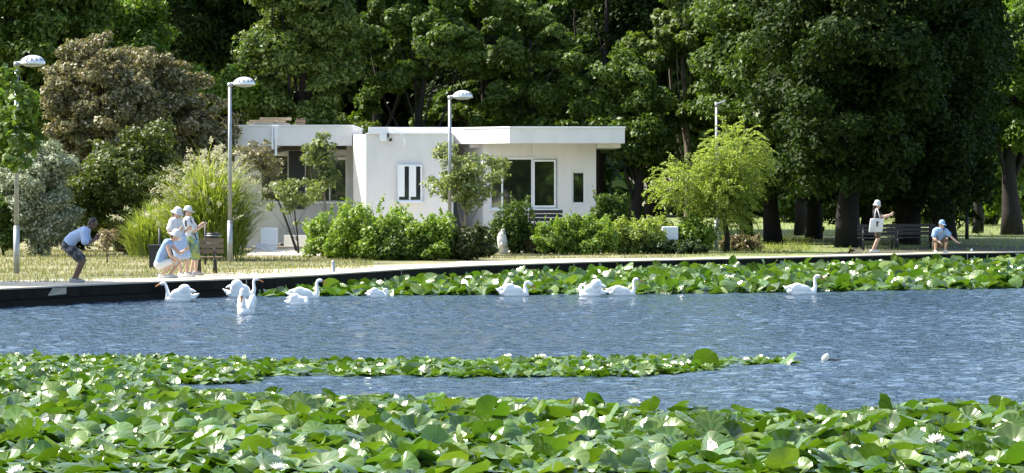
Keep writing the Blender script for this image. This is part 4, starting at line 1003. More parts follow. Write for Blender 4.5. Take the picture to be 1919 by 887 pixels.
# big reed clump of arching blades
def reeds(name, label, loc, w, d, h, n, lm, wid, plumes, cat='reeds'):
    t = empty(name, loc, label, cat); Vv, Ff = [], []; base = 0
    PV, PF = [], []
    for i in range(n):
        a = rng.uniform(0, 2 * math.pi); q = math.sqrt(rng.random()); bx, by = math.cos(a) * q * w / 2 * .8, math.sin(a) * q * d / 2 * .8
        out = np.array([bx / (w / 2), by / (d / 2), 0]) * .8 + np.array([rng.normal() * .5, rng.normal() * .5, 0])
        hh = h * (1 - .45 * q * q) * rng.uniform(.55, 1.05); st = rng.uniform(0, .55) * hh
        ln = hh - st; p = np.array([bx, by, st]); v = np.array([0, 0, 1.0]) + out * .25; K = 6
        sd = np.cross(out + 1e-3, [0, 0, 1.0]); sd = sd / max(1e-6, np.linalg.norm(sd))
        for k in range(K + 1):
            f = k / K; ww = wid * (1 - f) ** .6 * (.5 + min(1, f * 3) * .5)
            Vv += [p - sd * ww, p + sd * ww]
            v = v + out * .28 * (.3 + f) + np.array([0, 0, -.34 * f * 1.1]); v /= np.linalg.norm(v); p = p + v * ln / K * 1.25
            if p[2] < .05: p[2] = .05
        Ff += [(base + 2 * k, base + 2 * k + 1, base + 2 * k + 3, base + 2 * k + 2) for k in range(K)]; base += 2 * (K + 1)
        if rng.random() < plumes:
            tip = np.array([bx + out[0] * .45, by + out[1] * .45, hh * 1.02]); c_ = []
            for k in range(24):
                f = rng.random(); PV.append((tip + np.array([out[0] * .3 * f, out[1] * .3 * f, .34 * f - .25 * f * f]) + rng.normal(size=3) * .035))
    nobj('blades', np.array(Vv), np.array(Ff), L[lm], t)
    if PV:
        P = np.array(PV); leaves('plumes', P, rng.normal(size=P.shape), np.full(len(P), .05), L['plume'], t, .3)['kind'] = 'stuff'
    return t
Yr = GY(488)
reeds('reed_clump', 'huge pale green clump of arching reeds with cream plumes behind the women', gx(392, Yr), 165 * Yr / F, 2.0, 3.15, 2600, 'reed', .022, .11)
Yr = GY(484)
reeds('reed_clump', 'lower green reed clump leaning out toward the bent person, beside the huge reeds', gx(288, Yr), 120 * Yr / F, 1.6, 1.75, 1300, 'reed', .02, .02)

# left hand shrubs
def BIG(px, base, crown, label, lm, n, cr, per, leaf, r0=.12, Y=None, cat='shrub', name='large_shrub', lo=-1.0, inner=.45, depth=None, up=.4, group='tall shrubs behind the bank', stem='bark'):
    Y = Y or GY(base); k = Y / F; cx, cy, hw, hh = crown; zc = PZ(cy, Y) - GZ
    return tree(name, label, cat, gx(px, Y), zc + hh * k * .6, r0, (zc, hw * k - cr * .5, depth or hw * k * .7, hh * k - cr * .5), (n, cr), per, leaf, L[lm], M[stem], group, 12, ((cx - px) * k, 0), .15, lo, inner, up)
BIG(225, 476, (190, 205, 125, 150), 'wide bronze leaved bush with brown dry tops towering behind the reed clump', 'brown', 260, .27, 190, .07, .14, Y=GY(476) + 3)
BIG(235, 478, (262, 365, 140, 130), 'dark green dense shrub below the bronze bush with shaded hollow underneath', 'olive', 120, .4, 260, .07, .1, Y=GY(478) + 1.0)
BIG(330, 474, (338, 252, 112, 122), 'bronze bush end mixed with green leaves above the pavilion eaves', 'brown', 150, .27, 160, .07, .1, Y=GY(474) + 4)
BIG(270, 475, (268, 168, 85, 95), 'bronze bush top bridging the wide bronze bush and its end by the eaves', 'brown', 110, .27, 160, .07, .1, Y=GY(475) + 4.5)
BIG(78, 479, (74, 365, 88, 112), 'silver grey leaved shrub behind the first lamp', 'silver', 130, .28, 240, .055, .08, Y=GY(479) - .5)
BIG(8, 480, (4, 420, 40, 60), 'low green bush at the very edge below the silver shrub', 'mid', 24, .3, 200, .06, .05, Y=GY(480))
BIG(25, 472, (22, 245, 70, 90), 'fresh green leafy shrub above the silver shrub at the edge', 'bright', 60, .4, 240, .08, .1, Y=GY(472) + 2)
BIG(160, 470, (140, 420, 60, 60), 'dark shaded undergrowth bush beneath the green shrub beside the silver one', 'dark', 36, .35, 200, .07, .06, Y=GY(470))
# dry little sapling in the grass by the bent man
SMALL(201, 493, 418, (199, 447, 22, 32), 'spindly dry sapling on a thin stake in the straw grass', 'dry', 12, .14, 50, .045, .018, inner=.0)

# ------------------------------------------------------------------ the wood behind
gw = 'trees of the wood behind the pavilion'
def low(rx, ry, n, z0=1.7, z1=3.6):
    """hanging lower foliage that hides the stem"""
    return [(math.cos(a) * rx * q, math.sin(a) * ry * q, rng.uniform(z0, z1), .5, .5, .42) for a, q in zip(rng.uniform(0, 6.28, n), rng.uniform(.35, 1.0, n))]
def T(px, Y, H, r0, cz, rx, rz, n, cr, per, leaf, label, lm, lo=-1.0, name='broadleaf_tree', ry=None, bark='bark', inner=.5, fork=.3, lean=(0, 0), up=.45, extra=None, boughs=0):
    return tree(name, label, 'tree', gx(px, Y), H, r0, (cz, rx, ry or rx * .9, rz), (n, cr), per, leaf, L[lm], M[bark], gw, 12, lean, fork, lo, inner, up, extra, boughs)
T(70, 127, 15, .22, 8.6, 3.2, 5.4, 150, .75, 525, 0.104, 'fresh green tree filling the top corner above the first lamp', 'mid')
T(245, 131, 10, .16, 7.4, 1.5, 2.2, 40, .6, 577, 0.096, 'small bright green tree rising just above the bronze bush', 'bright')
T(388, 127, 9, .15, 5.75, 1.3, 1.0, 26, .5, 630, 0.096, 'small round topped bright tree left of the ivy column against black shade', 'bright')
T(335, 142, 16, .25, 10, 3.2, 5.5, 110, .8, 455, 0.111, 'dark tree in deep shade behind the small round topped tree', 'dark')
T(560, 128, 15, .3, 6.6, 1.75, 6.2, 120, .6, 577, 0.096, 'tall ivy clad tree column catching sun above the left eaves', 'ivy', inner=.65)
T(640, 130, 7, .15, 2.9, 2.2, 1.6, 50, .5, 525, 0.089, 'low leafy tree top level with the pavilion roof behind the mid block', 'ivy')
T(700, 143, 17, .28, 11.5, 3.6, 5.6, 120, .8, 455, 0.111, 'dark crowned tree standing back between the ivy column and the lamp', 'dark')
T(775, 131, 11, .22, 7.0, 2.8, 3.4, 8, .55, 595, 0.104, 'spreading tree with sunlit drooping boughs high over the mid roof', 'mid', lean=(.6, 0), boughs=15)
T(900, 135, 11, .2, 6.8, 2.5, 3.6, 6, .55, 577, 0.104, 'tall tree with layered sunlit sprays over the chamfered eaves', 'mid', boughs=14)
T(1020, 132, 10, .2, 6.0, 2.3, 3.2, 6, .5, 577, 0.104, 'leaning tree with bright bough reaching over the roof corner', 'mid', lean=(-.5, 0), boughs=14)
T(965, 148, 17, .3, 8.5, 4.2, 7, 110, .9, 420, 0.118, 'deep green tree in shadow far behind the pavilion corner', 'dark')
T(1130, 138, 13, .24, 8.2, 2.8, 4.4, 12, .6, 560, 0.104, 'big tree above the far end of the pavilion roof', 'mid', boughs=16)
T(1195, 130, 8, .28, 4.4, 1.5, 2.4, 34, .55, 455, 0.096, 'small tree beside the pavilion end with thick dark trunk', 'mid')
T(1285, 134, 12, .16, 7.4, 2.4, 3.7, 16, .55, 577, 0.096, 'bushy tree with several slim pale stems behind the slim lamp', 'ivy', fork=.12, bark='pale_bark', boughs=16)
T(1400, 138, 13, .24, 8.4, 2.9, 4.4, 30, .65, 560, 0.104, 'large fresh crowned tree above the weeping tree', 'ivy', boughs=18)
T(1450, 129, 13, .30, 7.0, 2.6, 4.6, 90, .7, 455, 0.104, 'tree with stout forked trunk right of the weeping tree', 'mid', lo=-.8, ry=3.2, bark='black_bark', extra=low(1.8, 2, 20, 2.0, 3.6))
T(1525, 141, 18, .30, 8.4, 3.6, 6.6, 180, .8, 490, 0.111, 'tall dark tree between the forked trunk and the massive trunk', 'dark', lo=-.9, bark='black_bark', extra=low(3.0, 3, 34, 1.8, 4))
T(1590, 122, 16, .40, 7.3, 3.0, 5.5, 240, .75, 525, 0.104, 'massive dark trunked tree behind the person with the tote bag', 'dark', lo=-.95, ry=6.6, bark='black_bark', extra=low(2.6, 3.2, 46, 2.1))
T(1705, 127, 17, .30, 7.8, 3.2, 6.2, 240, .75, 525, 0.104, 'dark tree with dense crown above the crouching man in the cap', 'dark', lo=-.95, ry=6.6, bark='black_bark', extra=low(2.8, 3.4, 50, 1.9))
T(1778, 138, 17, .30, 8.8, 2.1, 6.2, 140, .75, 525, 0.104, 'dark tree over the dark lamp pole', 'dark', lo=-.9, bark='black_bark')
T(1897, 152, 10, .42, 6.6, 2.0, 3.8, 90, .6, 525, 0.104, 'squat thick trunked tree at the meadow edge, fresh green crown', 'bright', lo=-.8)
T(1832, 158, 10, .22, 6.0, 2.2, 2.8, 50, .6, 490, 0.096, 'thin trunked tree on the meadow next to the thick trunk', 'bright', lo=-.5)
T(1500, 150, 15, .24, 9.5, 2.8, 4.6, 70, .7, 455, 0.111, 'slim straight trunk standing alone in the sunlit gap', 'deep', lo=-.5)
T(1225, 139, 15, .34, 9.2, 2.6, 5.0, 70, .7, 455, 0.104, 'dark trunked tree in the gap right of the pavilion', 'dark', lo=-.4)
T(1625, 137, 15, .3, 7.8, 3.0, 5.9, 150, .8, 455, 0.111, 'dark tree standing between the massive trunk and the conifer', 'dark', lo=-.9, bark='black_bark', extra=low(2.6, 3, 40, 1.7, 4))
# conifer with hanging boughs
def conifer(label, loc, H, r0, tiers, rmax, zlow, lm):
    t = empty('conifer', loc, label, 'tree', gw); C_, N_ = [], []
    bm = bmesh.new(); tube(bm, [(0, 0, -.1), (0, 0, H * .5), (0, 0, H)], [r0, r0 * .7, .03], 9)
    for i in range(tiers):
        z = zlow + (H - zlow) * i / tiers; rr = rmax * (1 - .8 * i / tiers)
        for k in range(9):
            a = k * 2 * math.pi / 9 + i * .7 + rng.uniform(-.2, .2); l = rr * rng.uniform(.75, 1.1); d = np.array([math.cos(a), math.sin(a), 0]); side = np.array([-d[1], d[0], 0])
            e = d * l + np.array([0, 0, z - .28 * l]); tube(bm, [(0, 0, z), tuple(d * l * .5 + np.array([0, 0, z + .02])), tuple(e)], [.05, .035, .01], 5)
            m_ = 150; f = rng.random(m_) ** .7; zz = z + .04 * l - .35 * l * f * f
            p = d[None] * (l * f)[:, None] + side[None] * (rng.normal(size=m_) * .22 * (1.2 - f) * l * .5)[:, None]; p[:, 2] = zz - np.abs(rng.normal(size=m_)) * .22
            C_.append(p); N_.append(rng.normal(size=(m_, 3)) * .7 + np.array([0, 0, .6]))
    mobj('trunk', bm, M['bark'], t, True); C_ = np.concatenate(C_); leaves('crown', C_, np.concatenate(N_), .16 * rng.uniform(.6, 1.2, len(C_)), L[lm], t, .3); return t
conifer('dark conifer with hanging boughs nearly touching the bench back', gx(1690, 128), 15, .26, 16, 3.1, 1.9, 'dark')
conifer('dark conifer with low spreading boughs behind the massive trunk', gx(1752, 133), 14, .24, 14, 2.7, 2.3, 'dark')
# small meadow tree and sunlit bushes beyond
T(1680, 137, 3.2, .10, 2.6, .8, .7, 12, .4, 280, 0.074, 'small slanting young tree on the sunlit grass behind the bench', 'mid', lean=(.4, 0))
gm = 'bushes beyond the meadow'
def B2(px, Y, w, h, label, lm, n, cr=.8, leaf=.2): return shrub('bush', label, gx(px, Y), w, 4, h, n, cr, 200, leaf, L[lm], M['bark'], 'bush', gm, .4, .3, None, .3)
B2(1790, 185, 5, 4.6, 'sunlit yellow green bush beyond the meadow left of the dark lamp', 'yellow', 40)
B2(1860, 190, 5, 5.5, 'mid green bush beyond the meadow behind the thick trunk', 'bright', 44)
B2(1700, 215, 6, 5.0, 'pale green bush far beyond the meadow above the tote bag', 'ivy', 40)
B2(1480, 200, 6, 4.6, 'far green bush glimpsed between trunks past the weeping tree', 'mid', 40)
B2(1905, 178, 5, 11, 'tall fresh green bush at the far edge of the meadow', 'bright', 110, .8)
B2(1560, 210, 6, 4.6, 'far bush glimpsed beside the massive trunk', 'ivy', 40)
# distant woods that close the view, nobody could count these
def wood(name, boxes, per, leaf, lm, label, trunks=True):
    cs = []
    for (x0, x1, y0, y1, z0, z1, n, cr) in boxes:
        for i in range(n): k = cr * rng.uniform(.7, 1.3); cs.append((rng.uniform(x0, x1), rng.uniform(y0, y1), rng.uniform(z0, z1), k, k, k * .8))
    c, nn = clump_pts(cs, per); c[:, 2] = np.maximum(c[:, 2], GZ + .05)
    o = leaves(name, c, nn, leaf * rng.uniform(.6, 1.3, len(c)), L[lm], None); tag(o, label, 'wood', None, 'stuff'); return o
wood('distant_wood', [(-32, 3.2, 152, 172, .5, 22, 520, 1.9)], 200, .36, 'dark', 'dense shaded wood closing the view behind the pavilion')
wood('distant_wood', [(-2, 60, 232, 250, .4, 26, 900, 2.5)], 190, .5, 'mid', 'far treeline beyond the sunny meadow')
wood('distant_wood', [(-40, 60, -42, -24, 1.0, 16, 330, 1.9), (-12, 14, -36, -24, 1.0, 9, 260, 1.3)], 160, .34, 'bright', 'trees on the near shore mirrored in the pavilion windows')

# ------------------------------------------------------------------ grass
def grass(name, label, regions, lm, hgt):
    Vv = []
    for (n, fx) in regions:
        P = fx(n); m_ = len(P); a = rng.uniform(0, math.pi, m_); h = hgt * rng.uniform(.4, 1.3, m_); wd = .012 * (P[:, 1] / 90)
        u = np.stack([np.cos(a) * wd, np.sin(a) * wd, np.zeros(m_)], 1); b = np.stack([rng.normal(size=m_) * h * .35, rng.normal(size=m_) * h * .35, h], 1)
        V_ = np.empty((m_, 3, 3)); V_[:, 0] = P - u; V_[:, 1] = P + u; V_[:, 2] = P + b; Vv.append(V_.reshape(-1, 3))
    Vv = np.concatenate(Vv); o = nobj(name, Vv, np.arange(len(Vv)).reshape(-1, 3), L[lm]); return tag(o, label, 'grass', None, 'stuff')
qx = np.array([p.x for p in Q]); qy = np.array([p.y for p in Q])
def region(x0, x1, y0, y1, gap, patch=.0):
    """ground seen between pixel rows y0..y1 and columns x0..x1, at least gap metres behind the quay"""
    def f(n):
        Y = rng.uniform(GY(y1), GY(y0), n); x = rng.uniform(x0, x1, n); X = (x - 959.5) / F * Y
        ok = np.interp(X, qx, qy) + gap * 1.4 < Y
        if patch: ok &= (np.sin(X * 1.3 + 2) * np.sin(Y * .9) + rng.normal(size=n) * .4) > -patch
        return np.stack([X, Y, np.full(n, GZ - .005)], 1)[ok]
    return f
grass('grass', 'dry straw coloured grass on the bank behind the path', [(22000, region(-20, 700, 470, 530, 2.6, .4)), (9000, region(600, 1500, 462, 486, 2.6, .4)), (1500, region(0, 1500, 478, 530, 1.0, -.5)), (2600, region(0, 1919, 470, 540, .26, -.95))], 'straw', .10)
grass('meadow_grass', 'sunlit green grass between the trunks and on the meadow', [(17000, region(1350, 2150, 378, 446, 3.4)), (2200, region(1350, 1520, 446, 474, 1.6)), (700, region(1500, 1935, 446, 474, 1.6))], 'lawn', .14)

# tree standing outside the view on the bank: its shade falls on the bent person
tree('broadleaf_tree', 'leafy tree on the bank beyond the frame shading the bent person', 'tree', (-17.6, 79.8, GZ), 12, .2, (9.2, 2.0, 1.7, 1.7), (60, .6), 260, .13, L['mid'], M['bark'], None, 8, extra=[(5.62 + .22 * math.sin(q * 2.3), 5.2 + .2 * q % 1, 2.75 + q * .40, .3, .3, .3) for q in range(6)])
bm = bmesh.new(); pts = offs(fine, 1.2); a_ = [p for p in pts if p.x > 5.0]
strip(bm, a_, [Vector((p.x * 2.4 - 2, 330, 0)) for p in a_], GZ + .003, GZ + .003); bmesh.ops.recalc_face_normals(bm, faces=bm.faces[:])
o = mobj('meadow', bm, None); tag(o, kind='structure')
if o.data.polygons[0].normal.z < 0: o.data.flip_normals()
o.data.materials.append(mat('meadow_turf', (.18, .21, .065), .95, noise=.25, col2=(.10, .13, .035), nscale=.6))

# dark sheet painting the trees' shade onto the ground beneath them
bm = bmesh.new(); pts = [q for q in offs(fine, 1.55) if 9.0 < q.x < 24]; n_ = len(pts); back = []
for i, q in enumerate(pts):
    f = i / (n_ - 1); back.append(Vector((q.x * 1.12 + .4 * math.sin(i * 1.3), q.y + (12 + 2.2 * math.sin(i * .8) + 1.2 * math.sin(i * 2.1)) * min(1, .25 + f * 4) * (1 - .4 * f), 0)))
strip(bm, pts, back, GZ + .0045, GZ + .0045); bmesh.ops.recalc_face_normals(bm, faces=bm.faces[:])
o = mobj('painted_shade', bm, mat('ground_shade_tone', (.075, .065, .042), .95, noise=.2, col2=(.04, .045, .022), nscale=1.3, bump=.3)); tag(o, kind='structure')
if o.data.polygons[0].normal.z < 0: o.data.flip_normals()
# ================================================================== water lilies
ML = leaf_mat('lily_leaf', [(.020, .052, .006), (.055, .120, .013), (.098, .185, .028), (.028, .070, .008), (.145, .235, .055), (.052, .135, .016), (.085, .18, .032), (.028, .078, .009), (.09, .165, .04)], .22, .25, .72, (1.6, 1.8, .4))
MF = leaf_mat('lily_petal', [(.80, .80, .74), (.86, .86, .82)], .3, .5, .4, (1, 1, .9))
def vein(m):
    """pale radial veins, a thin yellowed rim and a few brown blotches, drawn in the leaf's own coordinates"""
    nt = m.node_tree; N_, Lk = nt.nodes, nt.links; b = N_['Principled BSDF']; src = b.inputs['Base Color'].links[0].from_socket
    at = N_.new('ShaderNodeAttribute'); at.attribute_name = 'pad'; sx = N_.new('ShaderNodeSeparateXYZ'); Lk.new(at.outputs['Vector'], sx.inputs[0])
    def mth(op, a, b_=None):
        n = N_.new('ShaderNodeMath'); n.operation = op
        for i_, q in enumerate((a, b_)):
            if q is None: continue
            if isinstance(q, (int, float)): n.inputs[i_].default_value = q
            else: Lk.new(q, n.inputs[i_])
        return n.outputs[0]
    ang = mth('ARCTAN2', sx.outputs[1], sx.outputs[0]); s = mth('SINE', mth('MULTIPLY', ang, 11.0)); v = mth('POWER', mth('ADD', mth('MULTIPLY', s, .5), .5), 6.0)
    ln = N_.new('ShaderNodeVectorMath'); ln.operation = 'LENGTH'; Lk.new(at.outputs['Vector'], ln.inputs[0]); r = ln.outputs['Value']
    def mixc(fac, a, col, mode='MIX'):
        n = N_.new('ShaderNodeMix'); n.data_type = 'RGBA'; n.blend_type = mode; Lk.new(fac, n.inputs[0]); Lk.new(a, n.inputs[6]); n.inputs[7].default_value = (*col, 1); return n.outputs[2]
    c = mixc(mth('MULTIPLY', v, .16), src, (.26, .36, .12))
    mr = N_.new('ShaderNodeMapRange'); mr.inputs[1].default_value = .88; mr.inputs[2].default_value = 1.03; Lk.new(r, mr.inputs[0]); c = mixc(mth('MULTIPLY', mr.outputs[0], .28), c, (.24, .26, .07))
    g = [n for n in N_ if n.type == 'NEW_GEOMETRY'][0]; ad = N_.new('ShaderNodeVectorMath'); ad.operation = 'ADD'; Lk.new(at.outputs['Vector'], ad.inputs[0])
    sc_ = N_.new('ShaderNodeVectorMath'); sc_.operation = 'SCALE'; sc_.inputs[0].default_value = (37, 53, 11); Lk.new(g.outputs['Random Per Island'], sc_.inputs['Scale']); Lk.new(sc_.outputs[0], ad.inputs[1])
    nz = N_.new('ShaderNodeTexNoise'); nz.inputs['Scale'].default_value = 2.2; nz.inputs['Detail'].default_value = 3; Lk.new(ad.outputs[0], nz.inputs['Vector'])
    bl = N_.new('ShaderNodeMapRange'); bl.inputs[1].default_value = .66; bl.inputs[2].default_value = .70; Lk.new(nz.outputs['Fac'], bl.inputs[0]); c = mixc(mth('MULTIPLY', bl.outputs[0], .7), c, (.17, .13, .05))
    Lk.new(c, b.inputs['Base Color'])
    bp = N_.new('ShaderNodeBump'); bp.inputs['Strength'].default_value = .28; bp.inputs['Distance'].default_value = .007; bp.invert = True; Lk.new(mth('MULTIPLY', s, r), bp.inputs['Height']); Lk.new(bp.outputs[0], b.inputs['Normal'])
vein(ML)
def put_pad(me, co):
    a = me.attributes.new('pad', 'FLOAT_VECTOR', 'POINT'); q = np.array(co, np.float32).copy(); q[:, 2] = 0; a.data.foreach_set('vector', q.ravel())
M['stamen'] = mat('lily_stamen', (.75, .45, .05), .6)
def pad(seg, rings, cup, wave, fold, kx, ph, notch=.10):
    """a round leaf slit to its stalk, its rim cupped, waved or folded"""
    a = np.linspace(notch, 2 * np.pi - notch, seg); Vv = [(0, 0, 0)]; Ff = []
    for r_ in range(1, rings + 1):
        f = r_ / rings
        for t in a:
            rad = f * (1 + .05 * math.sin(3 * t + ph) + .03 * math.sin(7 * t))
            x, y = rad * math.cos(t), rad * math.sin(t)
            z = cup * f * f + wave * f * f * math.sin(kx * t + ph) + fold * abs(y) * f + .22 * wave * f ** 2 * math.sin(13 * t + 2 * ph)
            Vv.append((x * (1 - .25 * abs(fold) * abs(y)), y * (1 - .35 * abs(fold)), z))
    for i in range(seg - 1):
        Ff.append((0, 0, 1 + i, 2 + i))
    q = []
    for r_ in range(rings - 1):
        b0, b1 = 1 + r_ * seg, 1 + (r_ + 1) * seg
        q += [(b0 + i, b1 + i, b1 + i + 1, b0 + i + 1) for i in range(seg - 1)]
    return np.array(Vv, float), [f[1:] for f in Ff], q
def pad_mesh(name, var):
    Vv, tr, q = var; me = DATA.meshes.new(name); me.from_pydata([tuple(v) for v in Vv], [], [tuple(t) for t in tr] + [tuple(f) for f in q])
    me.polygons.foreach_set('use_smooth', [True] * len(me.polygons)); me.materials.append(ML); put_pad(me, Vv); return me
VARS = []
for i in range(16):
    VARS.append(pad(30, 5, random.choice([-.25, -.15, -.35, .1, .2, -.1, .3]), random.uniform(.03, .12), random.choice([0, 0, -.25, .3, -.4, .6, .15]), random.choice([2, 3, 4]), random.uniform(0, 6)))
LOW = [pad(11, 2, random.choice([.1, -.25, -.15, .25, -.35]), random.uniform(.03, .12), random.choice([0, 0, .3, .7, -.3]), random.choice([2, 3]), random.uniform(0, 6)) for _ in range(12)]
def rot_of(tilt, az, spin):
    return Matrix.Rotation(az, 3, 'Z') @ Matrix.Rotation(tilt, 3, 'Y') @ Matrix.Rotation(spin, 3, 'Z')
def lin(xs, ys): return lambda x: np.interp(x, xs, ys)
front_top = lin([-50, 0, 300, 312, 480, 640, 800, 960, 1130, 1250, 1400, 1600, 1750, 1919, 1970], [668, 668, 672, 728, 742, 746, 748, 752, 764, 776, 780, 776, 770, 772, 772])
isl_top = lin([-50, 0, 300, 480, 700, 1000, 1300, 1490], [668, 668, 670, 676, 676, 674, 670, 677])
isl_bot = lin([-50, 310, 330, 480, 484, 900, 1200, 1345, 1350, 1400, 1490], [730, 728, 722, 718, 705, 707, 706, 694, 684, 683, 682])
def in_front(x, y): return y > front_top(x)
def in_isl(x, y): return (x < 1490) & (y > isl_top(x)) & (y < isl_bot(x))
far_front = lin([480, 500, 600, 760, 900, 1200, 1500, 1919, 2000], [552, 556, 555.5, 554, 553, 552, 548, 541, 540])
def sample(n, x0, x1, y0, y1):
    Y = rng.uniform(CZ * F / (y1 - YH), CZ * F / (y0 - YH), n); x = rng.uniform(x0, x1, n)
    # even cover of the water: more draws where the view is wider
    keep = rng.random(n) < Y / Y.max(); Y, x = Y[keep], x[keep]
    return (x - 959.5) / F * Y, Y, x, YH + CZ * F / Y
def beds(n, cond, x0, x1, y0, y1, smin, smax, rise, tiltk):
    X, Y, x, y = sample(n, x0, x1, y0, y1); ok = cond(x, y); X, Y, x, y = X[ok], Y[ok], x[ok], y[ok]; m_ = len(X)
    size = rng.uniform(smin, smax, m_) * .5; tilt = np.abs(rng.normal(size=m_)) * tiltk; tilt = np.minimum(tilt, 1.25)
    az = rng.uniform(0, 2 * math.pi, m_); z = rise * rng.random(m_) ** 1.3 * (.35 + tilt) + .012 + size * np.sin(np.minimum(tilt, 1)) * .42
    # the outermost leaves of a bed lie flat on the water, a few excepted
    top = isl_top(x) if cond is in_isl else (front_top(x) if cond is in_front else None)
    if top is not None:
        f = np.clip((y - top) / (22 if cond is in_isl else 45), 0, 1); f = np.where((rng.random(m_) < .05) | ((x > 1680) & (cond is in_front)), 1, f); tilt *= .3 + .7 * f; z *= .25 + .75 * f
    return [(X[i], Y[i], z[i], size[i], tilt[i], az[i], rng.uniform(0, 6.28)) for i in range(m_)]
front = beds(30000, in_front, -300, 2220, 662, 905, .15, .34, .085, .36)
for i, e in enumerate(front):
    k = max(.72, min(1.15, 1.15 - (e[1] - 36) * .03)); front[i] = (e[0], e[1], e[2] * k * k, e[3] * k, *e[4:])
isl = beds(9300, in_isl, -300, 1495, 664, 730, .14, .28, .035, .26)
def far_ok(x, y):
    Y = CZ * F / (y - YH); X = (x - 959.5) / F * Y
    return (y < far_front(x)) & (Y < np.interp(X, qx, qy) - .35) & (x > 480)
far = beds(45000, far_ok, 480, 2380, 488, 558, .26, .44, .11, .42)
for i, e in enumerate(far):
    k = float(np.interp(959.5 + e[0] / e[1] * F, [480, 800, 1250], [.6, .95, 1.32])); far[i] = (e[0], e[1], e[2] * k, *e[3:])
front.sort(key=lambda e: e[1])
INDIV = [e for e in front if abs(e[0]) < 1000 / F * e[1]][:296]
ids = {id(e) for e in INDIV}
rest = [e for e in front if id(e) not in ids]
meshes = [pad_mesh('lily_pad', v) for v in VARS]
def place_pad(e, vi, label, group):
    o = DATA.objects.new('lily_pad', meshes[vi]); o.location = e[:3]; o.rotation_euler = rot_of(e[4], e[5], e[6]).to_euler(); o.scale = (e[3],) * 3
    COL.objects.link(o); return tag(o, label, 'lily pad', group)
kinds = ('flat', 'tilted', 'upright')
for i, e in enumerate(INDIV):
    k = 0 if e[4] < .25 else (1 if e[4] < .7 else 2)
    place_pad(e, i % len(VARS), ('nearly flat glossy green lily pad low in the nearest bed', 'tilted glossy green lily pad with raised rim in the nearest bed', 'upright folded green lily pad standing out of the nearest bed')[k], 'glossy %s lily pads of the nearest bed' % kinds[k])
def mass(name, E, var, label):
    VV, TT, QQ, LC = [], [], [], []; base = 0; tri = np.array(var[0][1]); quad = np.array(var[0][2])
    for i, e in enumerate(E):
        Vv = var[i % len(var)][0]; Rm = np.array(rot_of(e[4], e[5], e[6])) * e[3]
        LC.append(Vv); VV.append(Vv @ Rm.T + np.array(e[:3])); TT.append(tri + base); QQ.append(quad + base); base += len(Vv)
    VV = np.concatenate(VV); TT = np.concatenate(TT); QQ = np.concatenate(QQ)
    me = DATA.meshes.new(name); me.vertices.add(len(VV)); me.vertices.foreach_set('co', VV.astype(np.float32).ravel())
    me.loops.add(TT.size + QQ.size); me.loops.foreach_set('vertex_index', np.concatenate([TT.ravel(), QQ.ravel()]).astype(np.int32))
    me.polygons.add(len(TT) + len(QQ)); me.polygons.foreach_set('loop_start', np.concatenate([np.arange(0, TT.size, 3), TT.size + np.arange(0, QQ.size, 4)]).astype(np.int32))
    me.update(calc_edges=True); me.polygons.foreach_set('use_smooth', np.ones(len(me.polygons), bool)); me.materials.append(ML); put_pad(me, np.concatenate(LC))
    o = DATA.objects.new(name, me); COL.objects.link(o); return tag(o, label, 'lily pads', None, 'stuff')
near_n = [e for e in rest if e[1] < 41]; far_n = [e for e in rest if e[1] >= 41]
MID = [pad(17, 3, random.choice([-.25, -.15, -.35, .1, .2, .3]), random.uniform(.03, .12), random.choice([0, 0, -.25, .3, -.4, .6, .15]), random.choice([2, 3, 4]), random.uniform(0, 6)) for _ in range(16)]
mass('lily_pads', rest, MID, 'wide bed of overlapping lily pads behind the nearest row of leaves')
mass('lily_pads', isl, LOW, 'long narrow strip of lily pads lying across the open water')
mass('lily_pads', far, LOW, 'far lily bed along the quay wall behind the swans')
# two pads of the strip that stand out
def lone(px, py, s, tilt, az, label, vi, z=.1):
    Y = GY(py, 0.0); place_pad((PX(px, Y), Y, z, s, tilt, az, 0.3), vi, label, None)
lone(1322, 690, .20, 1.15, R(85), 'big dark upright lily pad standing near the tip of the long strip', 2, .12)
lone(1474, 682, .16, .7, R(200), 'curled bright lily pad closing the tip of the long strip', 4, .07)
# flowers
def flower_proto():
    t = empty('water_lily', (0, 0, -5), 'x', 'flower', 'white water lily flowers'); bm = bmesh.new()
    for ring, (n, el, ln) in enumerate(((10, .35, 1.0), (9, .75, .92), (7, 1.12, .8))):
        for k in range(n):
            a = 2 * math.pi * (k + .5 * ring) / n; d = Vector((math.cos(a) * math.cos(el), math.sin(a) * math.cos(el), math.sin(el))); s = Vector((-math.sin(a), math.cos(a), 0)); u = d.cross(s)
            pr = [(0.05, .05, 0), (.45, .17, -.05), (.75, .15, -.02), (1.0, .015, .06)]; rows = []
            for f, w_, b_ in pr:
                c = d * f * ln + u * b_ * ln; rows.append((bm.verts.new(c - s * w_ * ln + u * -.04 * ln), bm.verts.new(c + u * .03), bm.verts.new(c + s * w_ * ln + u * -.04 * ln)))
            for r0_, r1_ in zip(rows, rows[1:]):
                for q in (0, 1): bm.faces.new((r0_[q], r0_[q + 1], r1_[q + 1], r1_[q]))
    p = mobj('petals', bm, MF, t, True)
    bm = bmesh.new()
    for k in range(22):
        a = k * 2.4; r_ = .05 + .16 * (k / 22); tube(bm, [(math.cos(a) * r_ * .5, math.sin(a) * r_ * .5, .05), (math.cos(a) * r_, math.sin(a) * r_, .36)], [.025, .02], 4)
    mobj('stamens', bm, M['stamen'], t); return t
fp = flower_proto()
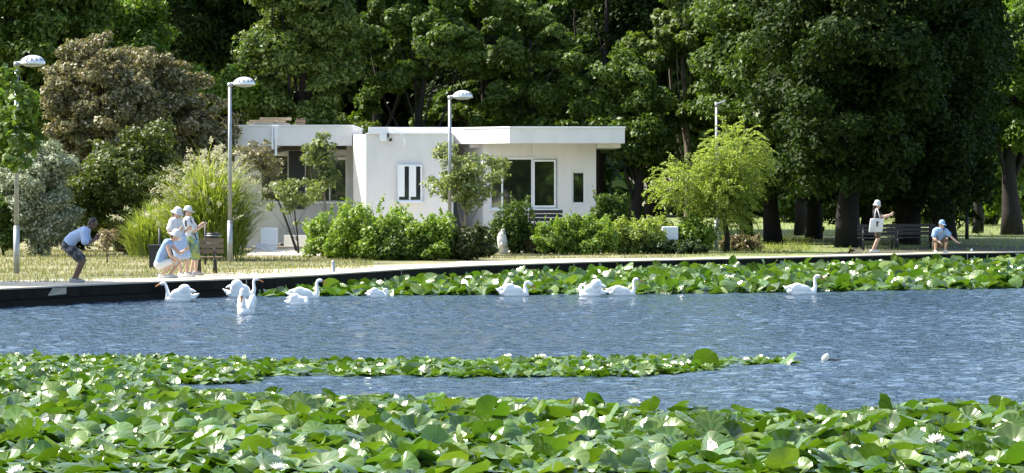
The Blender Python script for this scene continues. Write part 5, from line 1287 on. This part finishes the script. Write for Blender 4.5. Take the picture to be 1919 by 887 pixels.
fl = [(1016, 668, .085, .2, 'white water lily standing on the back edge of the long strip, middle of its length'), (1192, 699, .07, .08, 'white water lily at the front edge of the long strip nearest the open water'), (1262, 681, .085, .1, 'broad white water lily beside the big dark upright pad'),
      (1398, 674, .09, .1, 'white water lily on the thin far tip of the long strip'), (1187, 755, .11, .18, 'spiky white water lily rising over the near bed against open water'), (773, 771, .08, .12, 'small white water lily inside the near bed below the strip of open water'),
      (953, 667, .075, .12, 'flat white water lily on the back edge of the strip next to another flower'), (371, 709, .085, .1, 'white water lily on the short spur of pads beside the inlet'), (404, 713, .075, .07, 'low white water lily touching the water of the inlet'),
      (137, 733, .085, .1, 'white water lily among pads at the near bed beside the inlet start'), (1753, 826, .13, .16, 'large wide open white water lily low among big near pads'), (1806, 857, .11, .16, 'white water lily half hidden behind a big pad below the large open one'),
      (1857, 862, .085, .14, 'small white water lily next to a dark pad near the lower corner'), (520, 878, .11, .14, 'white water lily nearly at the bottom edge among tilted pads'), (30, 884, .11, .15, 'white water lily cut by the bottom corner of the view'),
      (642, 747, .07, .08, 'white water lily at the water edge where the near bed begins'), (1245, 674, .05, .1, 'tiny white water lily between pads just before the big upright pad'), (1868, 825, .085, .14, 'half open white water lily close to the edge of the near bed')]
for i, (px, py, s, z, lb) in enumerate(fl):
    Y = (CZ - z - .03) * F / (py - YH); t = fp if i == 0 else dup(fp); t.location = (PX(px, Y), Y, z + .02); t.scale = (s * .76,) * 3; t.rotation_euler = (R(random.uniform(-14, 20)), R(random.uniform(-15, 15)), random.uniform(0, 6)); t['label'] = lb
# bud drifting beyond the strip
Y = GY(676, 0.0); t = empty('lily_bud', (PX(1543, Y), Y, 0), 'closed white lily bud floating alone past the tip of the strip', 'flower bud')
bm = bmesh.new(); lathe(bm, [(.01, -.02), (.04, .01), (.05, .05), (.03, .10), (.004, .125)], (0, 0, 0), 12); o = mobj('petals', bm, MF, t, True); o.rotation_euler = (0, R(35), 0)
bm = bmesh.new(); tube(bm, [(0, 0, 0), (.12, .02, .01), (.3, .03, -.005), (.42, .05, -.03)], [.014, .012, .012, .01], 6); mobj('stalk', bm, M['bark'], t, True)
